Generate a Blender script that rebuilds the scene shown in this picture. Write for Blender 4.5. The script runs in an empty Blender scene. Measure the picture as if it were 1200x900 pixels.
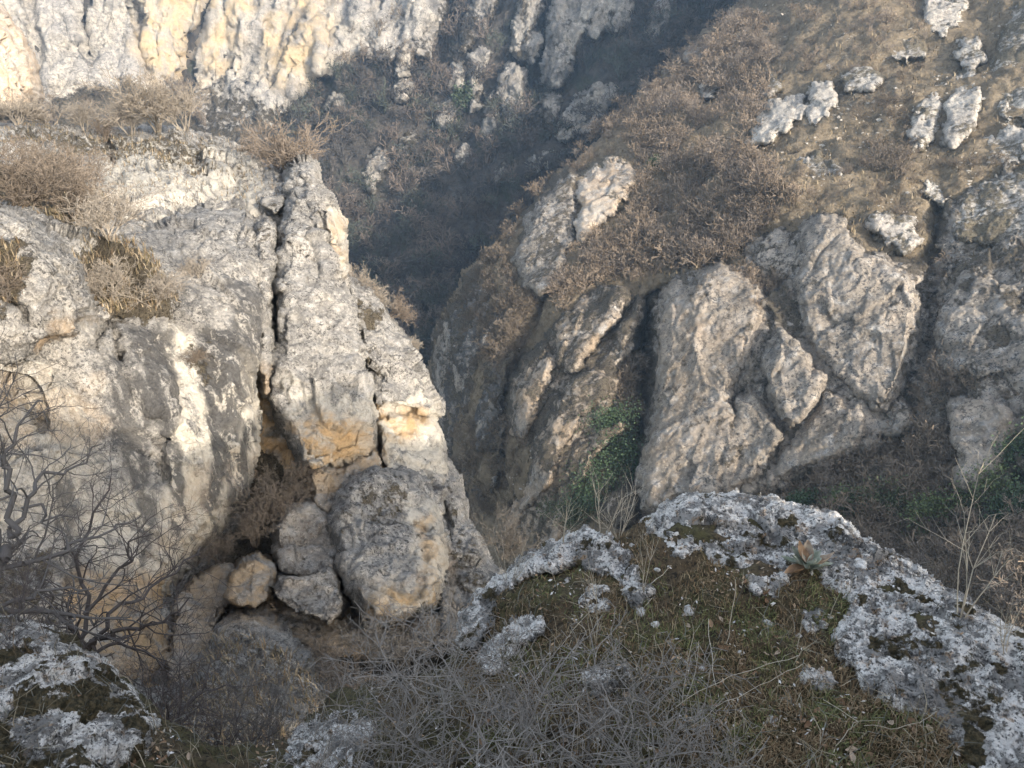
import bpy, math, random
import numpy as np
from math import radians, sin, cos, pi

# ------------------------------------------------------------------ camera
F = 924.0; PITCH = radians(28.0)
FW = np.array([0, cos(PITCH), -sin(PITCH)]); UP = np.array([0, sin(PITCH), cos(PITCH)]); RT = np.array([1.0, 0, 0])
SUN = np.array([0.60, -0.68, 0.39]); SUN = SUN/np.linalg.norm(SUN)

def ray(u, v):
    u = np.asarray(u, float)[..., None]; v = np.asarray(v, float)[..., None]
    d = FW + (u-600)/F*RT + (450-v)/F*UP
    return d/np.linalg.norm(d, axis=-1, keepdims=True)

def pix(P):
    P = np.asarray(P, float); z = P@FW
    return 600+F*(P@RT)/z, 450-F*(P@UP)/z

# ------------------------------------------------------------------ noise
def _h(ix, iy, iz, seed):
    x = (ix.astype(np.int64)*374761393 + iy.astype(np.int64)*668265263 + iz.astype(np.int64)*2147483647 + seed*1274126177) & 0xffffffff
    x = ((x ^ (x >> 13))*1274126177) & 0xffffffff
    x = ((x ^ (x >> 15))*2246822519) & 0xffffffff
    return (x ^ (x >> 16)) & 0xffffffff

def noise3(P, seed=0):
    i = np.floor(P); f = P-i; i = i.astype(np.int64)
    w = f*f*f*(f*(f*6-15)+10)
    r = 0
    for dx in (0, 1):
        for dy in (0, 1):
            for dz in (0, 1):
                h = _h(i[..., 0]+dx, i[..., 1]+dy, i[..., 2]+dz, seed)
                gx = (h & 255)/127.5-1; gy = ((h >> 8) & 255)/127.5-1; gz = ((h >> 16) & 255)/127.5-1
                d = gx*(f[..., 0]-dx)+gy*(f[..., 1]-dy)+gz*(f[..., 2]-dz)
                r = r + d*(w[..., 0] if dx else 1-w[..., 0])*(w[..., 1] if dy else 1-w[..., 1])*(w[..., 2] if dz else 1-w[..., 2])
    return r*1.1

def fbm(P, sc, octv=5, seed=0, gain=.5, ridge=False):
    r = 0; a = 1; P = P*sc; t = 0
    for o in range(octv):
        n = noise3(P+o*17.3, seed+o)
        r = r + a*((1-2*np.abs(n))-.6 if ridge else n); t += a
        a *= gain; P = P*2.03
    return r/t*1.5

def cell(P, sc, seed=0, jit=.95):
    """F1, F2-F1, a random value and a random tilt of the nearest cell"""
    P = P*sc; i = np.floor(P).astype(np.int64); sh = P.shape[:-1]
    f1 = np.full(sh, 9.); f2 = np.full(sh, 9.); val = np.zeros(sh); tilt = np.zeros(sh)
    for dx in (-1, 0, 1):
        for dy in (-1, 0, 1):
            for dz in (-1, 0, 1):
                q = i+np.array([dx, dy, dz]); h = _h(q[..., 0], q[..., 1], q[..., 2], seed)
                c = np.stack([(h & 1023)/1023., ((h >> 10) & 1023)/1023., ((h >> 20) & 1023)/1023.], -1)
                e = P-(q+.5+(c-.5)*jit); d = np.sqrt((e**2).sum(-1)); m = d < f1
                f2 = np.where(m, f1, np.minimum(f2, d)); val = np.where(m, c[..., 0], val); f1 = np.where(m, d, f1)
                tilt = np.where(m, (e*(c[..., [1, 2, 0]]-.5)).sum(-1)*2, tilt)
    return f1, f2-f1, val, tilt

def sstep(x, a=0., b=1.):
    t = np.clip((x-a)/(b-a), 0, 1); return t*t*(3-2*t)

def pxn(u, v, sc, seed, octv=4):
    return fbm(np.stack([u/sc, v/sc, np.zeros_like(u)+seed*.37], -1), 1, octv, seed)

# ------------------------------------------------------------------ polygons in picture coordinates
def segdist(u, v, pts, closed):
    pts = [np.array(p, float) for p in pts]
    if closed: pts = pts+[pts[0]]
    d = np.full(u.shape, 1e9)
    for a, b in zip(pts[:-1], pts[1:]):
        ab = b-a; t = np.clip(((u-a[0])*ab[0]+(v-a[1])*ab[1])/max(ab@ab, 1e-9), 0, 1)
        d = np.minimum(d, (u-a[0]-t*ab[0])**2+(v-a[1]-t*ab[1])**2)
    return np.sqrt(d)

def inside(u, v, pts):
    r = np.zeros(u.shape, bool); n = len(pts)
    for k in range(n):
        x1, y1 = pts[k]; x2, y2 = pts[(k+1) % n]
        if y1 == y2: continue
        r ^= ((y1 > v) != (y2 > v)) & (u < (x2-x1)*(v-y1)/(y2-y1)+x1)
    return r

def sdf(u, v, pts):
    d = segdist(u, v, pts, True); return np.where(inside(u, v, pts), d, -d)

def pmask(u, v, pts, soft=12, seed=3, warp=8):
    w = warp*pxn(u, v, 28, seed)*2
    return sstep(sdf(u, v, pts)+w, -soft, soft)

# ------------------------------------------------------------------ smooth range fields
class Field:
    def __init__(self, c, smooth=.002):
        c = np.array(c, float); X = c[:, :2]/100; y = np.log(c[:, 2]); n = len(c)
        D = np.sqrt(((X[:, None]-X[None])**2).sum(-1)); K = self.k(D)+np.eye(n)*smooth*n
        A = np.zeros((n+3, n+3)); A[:n, :n] = K; A[:n, n] = 1; A[:n, n+1:] = X; A[n, :n] = 1; A[n+1:, :n] = X.T
        s = np.linalg.solve(A, np.r_[y, 0, 0, 0]); self.X = X; self.w = s[:n]; self.a = s[n:]
    def k(self, D): return np.where(D > 1e-6, D*D*np.log(np.maximum(D, 1e-6)), 0)
    def __call__(self, u, v):
        u = np.asarray(u, float); v = np.asarray(v, float)
        r = self.a[0]+self.a[1]*u/100+self.a[2]*v/100
        for (x, y), w in zip(self.X, self.w):
            r = r + w*self.k(np.sqrt((u/100-x)**2+(v/100-y)**2))
        return np.exp(r)

# ------------------------------------------------------------------ scene helpers
C = bpy.context.scene.collection
def tagp(o, label=None, cat=None, group=None, kind=None):
    if label: o['label'] = label
    if cat: o['category'] = cat
    if group: o['group'] = group
    if kind: o['kind'] = kind
    return o

def mkmesh(name, V, faces=None, quads=None, tris=None, attrs=None, mat=None, smooth=True):
    me = bpy.data.meshes.new(name)
    V = np.asarray(V, np.float32)
    me.vertices.add(len(V)); me.vertices.foreach_set('co', V.ravel())
    fl = []
    if quads is not None and len(quads): fl.append((np.asarray(quads, np.int32), 4))
    if tris is not None and len(tris): fl.append((np.asarray(tris, np.int32), 3))
    nl = sum(a.size for a, _ in fl); nf = sum(len(a) for a, _ in fl)
    me.loops.add(nl); me.polygons.add(nf)
    me.loops.foreach_set('vertex_index', np.concatenate([a.ravel() for a, _ in fl]))
    cnt = np.concatenate([np.full(len(a), k) for a, k in fl])
    me.polygons.foreach_set('loop_start', np.r_[0, np.cumsum(cnt)[:-1]].astype(np.int32))
    me.update(calc_edges=True)
    me.polygons.foreach_set('use_smooth', np.full(nf, smooth))
    for k, a in (attrs or {}).items():
        at = me.attributes.new(k, 'FLOAT_COLOR', 'POINT')
        a4 = np.zeros((len(V), 4), np.float32); a4[:, :a.shape[1]] = a
        at.data.foreach_set('color', a4.ravel())
    if mat: me.materials.append(mat)
    me.validate()
    return me

def obj(name, me, parent=None):
    o = bpy.data.objects.new(name, me); C.objects.link(o)
    if parent: o.parent = parent
    return o

def gridmesh(name, P, keep, mask, mat, back=0., parent=None, down=0.):
    """a relief sheet P[row, col, 3]; its border is carried back away from the viewer and closed, so it is a solid"""
    R, Cc = keep.shape
    q = keep[:-1, :-1] & keep[1:, :-1] & keep[1:, 1:] & keep[:-1, 1:]
    idx = np.arange(R*Cc).reshape(R, Cc)
    Q = np.stack([idx[:-1, :-1][q], idx[1:, :-1][q], idx[1:, 1:][q], idx[:-1, 1:][q]], -1)
    used = np.unique(Q); remap = np.full(R*Cc, -1); remap[used] = np.arange(len(used)); Q = remap[Q]
    V = P.reshape(-1, 3)[used]; A = mask.reshape(-1, mask.shape[-1])[used]
    T = None
    if back > 0:
        E = np.concatenate([Q[:, [0, 1]], Q[:, [1, 2]], Q[:, [2, 3]], Q[:, [3, 0]]])
        S = np.sort(E, 1); key = S[:, 0]*len(V)+S[:, 1]
        uq, inv, cnt = np.unique(key, return_inverse=True, return_counts=True)
        B = E[cnt[inv] == 1]; bv = np.unique(B); n = len(V)
        m = np.full(n, -1); m[bv] = np.arange(len(bv))
        d = V[bv]/np.linalg.norm(V[bv], axis=1, keepdims=True); c = V.mean(0)
        mid = V[bv]+d*back*.45+(c-V[bv])*.03+np.array([0, 0, -down*.3])
        far = V[bv]+d*back+(c-V[bv])*.18+np.array([0, 0, -down])
        cen = far.mean(0)[None]
        a, b = B[:, 0], B[:, 1]; k = len(bv)
        q1 = np.stack([b, a, n+m[a], n+m[b]], -1); q2 = np.stack([n+m[b], n+m[a], n+k+m[a], n+k+m[b]], -1)
        T = np.stack([n+k+m[b], n+k+m[a], np.full(len(B), n+2*k)], -1)
        V = np.concatenate([V, mid, far, cen]); A = np.concatenate([A, A[bv], A[bv], A[:1]]); Q = np.concatenate([Q, q1, q2])
    me = mkmesh(name, V, quads=Q, tris=T, attrs={'m': A}, mat=mat)
    return obj(name, me, parent)

class Sheet:
    """stores a finished relief for standing plants on it"""
    def __init__(s, P, u0, v0, st): s.P, s.u0, s.v0, s.st = P, u0, v0, st
    def at(s, u, v):
        x = np.clip((np.asarray(u, float)-s.u0)/s.st, 0, s.P.shape[1]-1.001); y = np.clip((np.asarray(v, float)-s.v0)/s.st, 0, s.P.shape[0]-1.001)
        i, j = y.astype(int), x.astype(int); a = (y-i)[..., None]; b = (x-j)[..., None]
        return s.P[i, j]*(1-a)*(1-b)+s.P[i+1, j]*a*(1-b)+s.P[i, j+1]*(1-a)*b+s.P[i+1, j+1]*a*b

def normals(P):
    n = np.cross(np.gradient(P, axis=0), np.gradient(P, axis=1))
    n /= np.maximum(np.linalg.norm(n, axis=-1, keepdims=True), 1e-9)
    s = np.sign(-(n*P).sum(-1, keepdims=True)); s[s == 0] = 1
    return n*s

def rough_rock(P, s, amp, seed, vert=0., grain=None):
    """limestone relief: broad lumps, tilted facets that meet in steps, sparse joints, pits. s = feature size, amp = height, both in m;
    vert stretches it along z, grain = (direction, factor) stretches it along the beds"""
    Q = P.copy(); Q[..., 2] *= (1-vert)
    if grain is not None:
        a = np.array(grain[0]); a = a/np.linalg.norm(a); Q = Q-(1-grain[1])*(Q@a)[..., None]*a
    W = Q+np.stack([fbm(Q, .7/s, 4, seed+k) for k in (1, 2, 3)], -1)*s*.6
    h = .9*fbm(W, .8/s, 3, seed)
    f1, e, val, ti = cell(W, .7/s, seed+5)
    g1 = sstep(fbm(Q, .4/s, 2, seed+15), .0, .35)
    h = h + .55*(val-.5) + 1.0*ti - .4*g1*np.exp(-(e/.04)**2)
    f1, e2, val2, ti2 = cell(W, 2.1/s, seed+6)
    h = h + .24*(val2-.5) + .5*ti2 - .15*g1*np.exp(-(e2/.05)**2)
    f1, e3, val3, ti3 = cell(W, 5.5/s, seed+7)
    h = h + .09*(val3-.5) + .22*ti3
    h = h - .22*np.abs(fbm(Q, 2.2/s, 4, seed+9)) + .16*fbm(Q, 7/s, 3, seed+10)
    return amp*h

def build(name, fld, poly, mat, parent=None, st=2.0, edge=14, bulge=1.0, sink=.5, rough=(2., .3), vert=0., famp=.13, seed=1,
          back=3., warp=5, wsc=26, margin=5, maskf=None, cracks=(), extra=None, soil=0., grow=0., grain=None, flat=0., down=0., prof=.5, fine=0., exact=False, lumps=()):
    """a rock mass: outline in picture coordinates, its own range field, rounded edges, relief in metres along its normals"""
    p = np.array(poly, float)
    u0, v0 = p.min(0)-margin-8-grow; u1, v1 = p.max(0)+margin+8+grow
    U, Vv = np.meshgrid(np.arange(u0, u1, st), np.arange(v0, v1, st))
    wu = U+warp*1.6*pxn(U, Vv, wsc, seed+11, 5); wv = Vv+warp*1.6*pxn(U, Vv, wsc, seed+12, 5)
    sd = sdf(wu, wv, poly)+grow
    t = np.clip(sd/edge, 0, 1); pr = np.power(np.clip(1-(1-t)**2, 0, 1), prof)
    r = fld(U, Vv)-bulge*pr+sink*(1-pr)+sink*1.5*np.clip(-sd/margin, 0, 1)
    for c in cracks:        # (points, width px, depth m)
        d = segdist(wu, wv, c[0], False); r = r+c[2]*np.exp(-(d/c[1])**2)
    for c in lumps:         # (polygon, edge px, height m)
        q = np.clip(sdf(wu, wv, c[0])/c[1], 0, 1); r = r-c[2]*np.sqrt(1-(1-q)**2)
    if extra is not None: r = extra(U, Vv, r)
    P = ray(U, Vv)*r[..., None]
    N = normals(P)
    P = P+N*(rough_rock(P, rough[0], rough[1], seed, vert, grain)*(0.35+.65*pr))[..., None]
    if fine: P = P+N*(rough_rock(P, fine, fine*famp, seed+40))[..., None]
    if maskf is not None: M = maskf(U, Vv, P, N)
    else: M = np.zeros(U.shape+(3,))
    if soil: M[..., 0] = np.clip(M[..., 0]+soil*(1-sstep(sd+6*pxn(U, Vv, 9, seed+3), -2, edge*.55)), 0, 1)
    keep = sd > -margin
    o = gridmesh(name, P, keep, M, mat, back, parent, down)
    return o, Sheet(P, u0, v0, st)

# ------------------------------------------------------------------ node helpers
class NT:
    def __init__(s, name):
        s.m = bpy.data.materials.new(name); s.m.use_nodes = True; s.t = s.m.node_tree; s.t.nodes.clear()
        s.out = s.n('ShaderNodeOutputMaterial'); s.b = s.n('ShaderNodeBsdfPrincipled'); s.l(s.b.outputs[0], s.out.inputs[0])
        s.b.inputs['Roughness'].default_value = .9; s.b.inputs['Specular IOR Level'].default_value = .2
        s.tc = s.n('ShaderNodeTexCoord').outputs['Object']
    def n(s, t): return s.t.nodes.new(t)
    def l(s, a, b): s.t.links.new(a, b)
    def put(s, sock, v):
        if isinstance(v, (int, float)): sock.default_value = v
        elif isinstance(v, (tuple, list)): sock.default_value = tuple(v)+((1,) if len(v) == 3 and sock.type == 'RGBA' else ())
        else: s.l(v, sock)
    def noise(s, sc, det=4, rough=.6, vec=None, dist=0., col=False):
        n = s.n('ShaderNodeTexNoise'); s.l(vec or s.tc, n.inputs['Vector']); n.inputs['Scale'].default_value = sc
        n.inputs['Detail'].default_value = det; n.inputs['Roughness'].default_value = rough; n.inputs['Distortion'].default_value = dist
        return n.outputs['Color' if col else 'Fac']
    def vor(s, sc, feat='F1', out='Distance', vec=None):
        n = s.n('ShaderNodeTexVoronoi'); n.feature = feat; s.l(vec or s.tc, n.inputs['Vector']); n.inputs['Scale'].default_value = sc
        return n.outputs[out]
    def map(s, scale=(1, 1, 1)):
        n = s.n('ShaderNodeMapping'); s.l(s.tc, n.inputs['Vector']); n.inputs['Scale'].default_value = scale; return n.outputs[0]
    def math(s, op, a, b=0., clamp=False):
        n = s.n('ShaderNodeMath'); n.operation = op; n.use_clamp = clamp; s.put(n.inputs[0], a); s.put(n.inputs[1], b); return n.outputs[0]
    def rng(s, x, a, b, c=0., d=1.):
        n = s.n('ShaderNodeMapRange'); n.interpolation_type = 'SMOOTHSTEP'; s.put(n.inputs[0], x)
        for k, q in zip((1, 2, 3, 4), (a, b, c, d)): n.inputs[k].default_value = q
        return n.outputs[0]
    def mix(s, f, a, b, mode='MIX'):
        n = s.n('ShaderNodeMix'); n.data_type = 'RGBA'; n.blend_type = mode; s.put(n.inputs[0], f); s.put(n.inputs[6], a); s.put(n.inputs[7], b)
        return n.outputs[2]
    def attr(s, name='m'):
        a = s.n('ShaderNodeAttribute'); a.attribute_name = name; q = s.n('ShaderNodeSeparateColor'); s.l(a.outputs['Color'], q.inputs[0])
        return list(q.outputs)+[a.outputs['Alpha']], a.outputs['Color']
    def bump(s, h, dist, strength=1.):
        n = s.n('ShaderNodeBump'); n.inputs['Distance'].default_value = dist; n.inputs['Strength'].default_value = strength
        s.l(h, n.inputs['Height']); s.l(n.outputs[0], s.b.inputs['Normal'])
    def color(s, c): s.put(s.b.inputs['Base Color'], c)

# ================================================================== materials
def rock_material(name, s, light, mid, dark, ochre=(.48, .30, .14), earth=(.12, .095, .06), earth2=(.17, .15, .07),
                  speck=.5, bump=1., dk=(.045, .043, .042), white=None, whiteamt=.35, cloud=.6, cream=(.70, .64, .53)):
    """limestone. s = size of the lichen speckle in metres; attribute m: R earth and grass, G ochre stain, B dark algae streaks, painted shade on the ridge wall"""
    g = NT(name); m, _ = g.attr()
    big = g.noise(.12/s, 5, .6); med = g.noise(.45/s, 6, .65); fin = g.noise(1.6/s, 6, .7); vf = g.noise(5/s, 3, .6)
    c = g.mix(g.rng(big, .36, .62), light, mid)
    c = g.mix(g.math('MULTIPLY', g.rng(med, .42, .62), cloud), c, dark)
    if white:
        w = g.math('MULTIPLY', g.rng(g.noise(.8/s, 7, .72), .5, .60), g.rng(g.noise(.2/s, 3, .6), .35, .6))
        c = g.mix(g.math('MULTIPLY', w, whiteamt), c, white)
    sp = g.rng(g.math('ADD', g.math('MULTIPLY', fin, .55), g.math('MULTIPLY', g.noise(3.2/s, 5, .8), .45)), .505, .575)
    spm = g.math('MULTIPLY', sp, g.rng(g.noise(.25/s, 3, .55), .3, .6, speck*.35, speck))
    spm = g.math('MULTIPLY', spm, g.math('SUBTRACT', 1, g.math('MULTIPLY', m[1], .7)))
    c = g.mix(spm, c, dk)
    lsp = g.rng(g.noise(2.7/s, 5, .8), .56, .63)
    c = g.mix(g.math('MULTIPLY', lsp, .6), c, tuple(min(.75, k*1.5) for k in light))
    if white: c = g.mix(g.math('MULTIPLY', m[3], g.rng(g.noise(.5/s, 6, .7, vec=g.map((1, 1, .25))), .38, .50, 0, .88)), c, g.mix(fin, cream, tuple(k*.72 for k in cream)))
    oc = g.math('MULTIPLY', m[1], g.rng(g.noise(.3/s, 5, .65, dist=.6), .30, .62))
    c = g.mix(oc, c, g.mix(g.rng(fin, .35, .65), ochre, tuple(min(1, k*1.35) for k in ochre)))
    st = g.noise(.8/s, 6, .68, vec=g.map((1, 1, .10)))
    stf = g.math('MULTIPLY', m[2], g.rng(g.math('ADD', g.math('MULTIPLY', st, .7), g.math('MULTIPLY', fin, .3)), .40, .50))
    c = g.mix(g.math('MULTIPLY', stf, .88), c, g.mix(g.rng(fin, .35, .7), (.022, .022, .024), (.12, .117, .112)))
    vg = g.rng(g.math('ADD', m[0], g.math('MULTIPLY', g.math('SUBTRACT', g.noise(.9/s, 6, .7), .5), 1.5)), .40, .60)
    ec = g.mix(g.rng(g.noise(.9/s, 6, .75), .42, .58), earth, earth2); ec = g.mix(g.rng(g.noise(3.5/s, 4, .8), .5, .6), ec, tuple(k*.4 for k in earth))
    c = g.mix(vg, c, ec)
    g.color(c)
    h = g.math('ADD', g.math('MULTIPLY', med, 1.2), g.math('ADD', g.math('MULTIPLY', fin, .7), g.math('MULTIPLY', vf, .25)))
    h = g.math('SUBTRACT', h, g.math('MULTIPLY', sp, .12)); h = g.math('ADD', h, g.math('MULTIPLY', vg, g.math('MULTIPLY', g.noise(4/s, 5, .8), .9)))
    g.bump(h, s*1.1*bump)
    return g.m

def ground_material(name, s, a, b, c_, stone=(.34, .32, .28), stones=.5, bump=1., green=(.07, .09, .04)):
    """thin turf, leaf litter and scree; attribute m: R bare scree, G green cover"""
    g = NT(name); m, _ = g.attr()
    n1 = g.noise(.1/s, 5, .6); n2 = g.noise(.6/s, 6, .68); n3 = g.noise(2.2/s, 4, .7)
    c = g.mix(g.rng(n1, .4, .62), a, b); c = g.mix(g.rng(n2, .42, .62), c, c_)
    c = g.mix(g.math('MULTIPLY', m[1], g.rng(n2, .35, .6)), c, green)
    st = g.math('MULTIPLY', g.rng(g.noise(1.7/s, 5, .75), .58, .64), g.math('ADD', g.math('MULTIPLY', g.rng(g.noise(.14/s, 4, .6), .46, .62), stones), m[0], True))
    c = g.mix(st, c, stone)
    c = g.mix(g.math('MULTIPLY', g.rng(n3, .5, .68), .6), c, tuple(k*.45 for k in a))
    g.color(c); g.bump(g.math('ADD', n2, g.math('MULTIPLY', n3, .5)), s*1.4*bump)
    return g.m

def twig_material(name, a, b, rough=.85):
    g = NT(name)
    oi = g.n('ShaderNodeObjectInfo'); _, c = g.attr('tint')
    n = g.noise(1.3, 3, .6)
    f = g.math('ADD', g.math('MULTIPLY', oi.outputs['Random'], .55), g.math('MULTIPLY', n, .45))
    g.color(g.mix(f, a, b)); g.b.inputs['Roughness'].default_value = rough
    return g.m

M_left = rock_material('warm_limestone', .15, (.40, .372, .325), (.275, .262, .238), (.135, .132, .127), speck=.85, white=(.56, .54, .50), whiteamt=.6, ochre=(.40, .27, .14), earth=(.105, .088, .062), earth2=(.165, .14, .10))
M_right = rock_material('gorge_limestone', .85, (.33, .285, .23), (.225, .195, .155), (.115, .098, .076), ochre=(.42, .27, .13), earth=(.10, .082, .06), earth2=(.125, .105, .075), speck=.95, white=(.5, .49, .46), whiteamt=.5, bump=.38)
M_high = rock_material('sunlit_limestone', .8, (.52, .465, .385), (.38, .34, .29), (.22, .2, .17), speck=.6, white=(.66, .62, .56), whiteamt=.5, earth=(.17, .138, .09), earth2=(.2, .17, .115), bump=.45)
M_far = rock_material('far_limestone', 2.0, (.44, .40, .335), (.36, .335, .30), (.24, .23, .215), speck=.45, ochre=(.42, .32, .19), earth=(.10, .085, .06), earth2=(.12, .10, .07), bump=.8)
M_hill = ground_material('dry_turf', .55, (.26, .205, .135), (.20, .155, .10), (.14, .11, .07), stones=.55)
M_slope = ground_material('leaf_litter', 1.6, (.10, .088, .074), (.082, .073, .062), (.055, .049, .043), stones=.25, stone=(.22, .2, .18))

# ================================================================== the far side of the gorge
FAR = Field([(-150, -60, 330), (0, 0, 322), (0, 110, 305), (200, 0, 318), (200, 130, 300), (380, 0, 300), (350, 110, 285), (480, 0, 290), (450, 90, 270),
             (300, 200, 262), (100, 200, 285), (-150, 200, 300), (400, 300, 230), (430, 400, 200), (520, 520, 165), (560, 640, 138), (300, 420, 190), (300, 640, 130),
             (600, 0, 275), (740, 0, 262), (600, 100, 258), (600, 200, 228), (700, 100, 240), (860, 0, 262), (1000, -60, 275), (800, 60, 250), (760, 130, 232),
             (650, 250, 205), (700, 350, 185), (700, 600, 135), (900, 300, 220), (1000, 100, 260), (560, 360, 195)])
FARWALL = [(-190, -190), (620, -190), (560, -60), (520, 0), (500, 50), (455, 75), (430, 70), (400, 82), (372, 92), (352, 112), (330, 140), (318, 175), (240, 190), (100, 180), (-190, 180)]

def far_terrain():
    st = 2.5
    U, V = np.meshgrid(np.arange(-190, 1010, st), np.arange(-120, 700, st))
    r = FAR(U, V)
    P = ray(U, V)*r[..., None]; N = normals(P)
    # gullies and ribs running down the slope
    Q = P*np.array([1, .8, .25])
    h = 7*fbm(Q, 1/45., 3, 31, ridge=True)+4.5*fbm(P, 1/16., 4, 32, ridge=True)+1.2*fbm(P, 1/4., 4, 33)
    P = P+N*h[..., None]
    M = np.zeros(U.shape+(3,))
    M[..., 0] = sstep(pxn(U, V, 30, 78), .1, .4)*.5; M[..., 1] = sstep(pxn(U, V, 40, 77), .2, .5)*.5
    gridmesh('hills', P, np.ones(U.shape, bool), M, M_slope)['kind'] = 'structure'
    return Sheet(P, -190, -120, st)
S_FAR = far_terrain()

def far_mask(U, V, P, N):
    M = np.zeros(U.shape+(3,))
    yel = [[(215, -20), (245, -20), (235, 40), (215, 90), (180, 95), (163, 60), (165, 15)], [(165, 0), (255, -10), (235, 40), (180, 40)], [(230, 50), (262, 20), (275, -20), (300, 0), (262, 85), (235, 90)],
           [(300, 20), (350, 0), (375, 20), (370, 85), (330, 108), (300, 90)], [(340, -20), (400, -20), (390, 60), (370, 90), (350, 60)]]
    for k, p in enumerate(yel): M[..., 1] = np.maximum(M[..., 1], (1., .8, .9, .9, .6)[k]*pmask(U, V, p, 10, 9+k, 10))
    Q = P*np.array([1, 1, .12])
    M[..., 2] = sstep(fbm(Q, 1/9., 4, 5), .05, .5)*.8
    M[..., 0] = pmask(U, V, [(60, 118), (150, 92), (215, 105), (250, 150), (300, 200), (60, 200), (-60, 150), (-60, 120)], 14)*.85
    M[..., 0] = np.maximum(M[..., 0], .55*pmask(U, V, [(225, 90), (262, 100), (340, 130), (330, 200), (240, 200)], 14))
    M[..., 0] = np.maximum(M[..., 0], sstep(fbm(P, 1/14., 4, 61), .28, .5)*.8*sstep(U, 380, 460))
    return M

def pillars(U, V, r):
    Q = ray(U, V)*r[..., None]*np.array([1, .6, .07])
    h = 7*fbm(Q, 1/26., 3, 21, ridge=True)+3.2*fbm(Q, 1/8., 4, 22, ridge=True)
    for pts, w, d in [([(98, -20), (100, 30), (106, 60)], 5, 8), ([(155, -30), (160, 20), (165, 60), (172, 85)], 6, 9), ([(245, -20), (238, 30), (220, 55), (215, 110)], 6, 9), ([(35, 0), (42, 60), (40, 100)], 6, 6)]:
        h = h-d*np.exp(-(segdist(U, V, pts, False)/w)**2)
    return r-h

o, _ = build('far_cliff', lambda u, v: FAR(u, v)*.985-3, FARWALL, M_far, st=2.2, edge=16, bulge=4, sink=9, rough=(12, 2.6), vert=.55, seed=5, back=35, warp=10, wsc=40, maskf=far_mask, extra=pillars, down=5, soil=.9)
tagp(o, 'tall pale yellow cliff wall across the gorge, sunlit, in the top left corner', 'cliff')

PROW = [(-160, -40), (-60, -30), (0, 12), (18, 30), (34, 55), (44, 80), (48, 112), (30, 135), (-160, 150)]
def m_prow(U, V, P, N):
    M = np.zeros(U.shape+(3,)); M[..., 1] = .35
    M[..., 0] = sstep(V, 108, 130)*.9; return M
o, _ = build('rock_buttress', lambda u, v: 150-(u/20.)+0*v, PROW, M_high, st=2, edge=40, bulge=10, sink=4, rough=(5, 1.1), vert=.5, seed=8, back=30, maskf=m_prow)
tagp(o, 'brightest sunlit rock buttress at the left edge in front of the far cliff wall', 'rock')

def m_std(amt=.0, och=0., ochp=(), stre=0., top=.0, seed=1, sc=8.):
    """masks: grass caught on the upward facing parts, ochre inside given outlines, dark streaks"""
    def f(U, V, P, N):
        M = np.zeros(U.shape+(3,))
        M[..., 0] = np.clip(amt+fbm(P, 1/sc, 4, seed+3)*.55+top*sstep(N[..., 2], .55, .95), 0, 1)
        M[..., 1] = np.clip(och+och*fbm(P, 1/sc, 3, seed+8)*2, 0, 1)
        for p in ochp: M[..., 1] = np.maximum(M[..., 1], pmask(U, V, p, 7, seed))
        M[..., 2] = np.clip(stre+stre*2*fbm(P*np.array([1, 1, .2]), 2/sc, 3, seed+9), 0, 1)
        return M
    return f

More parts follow.
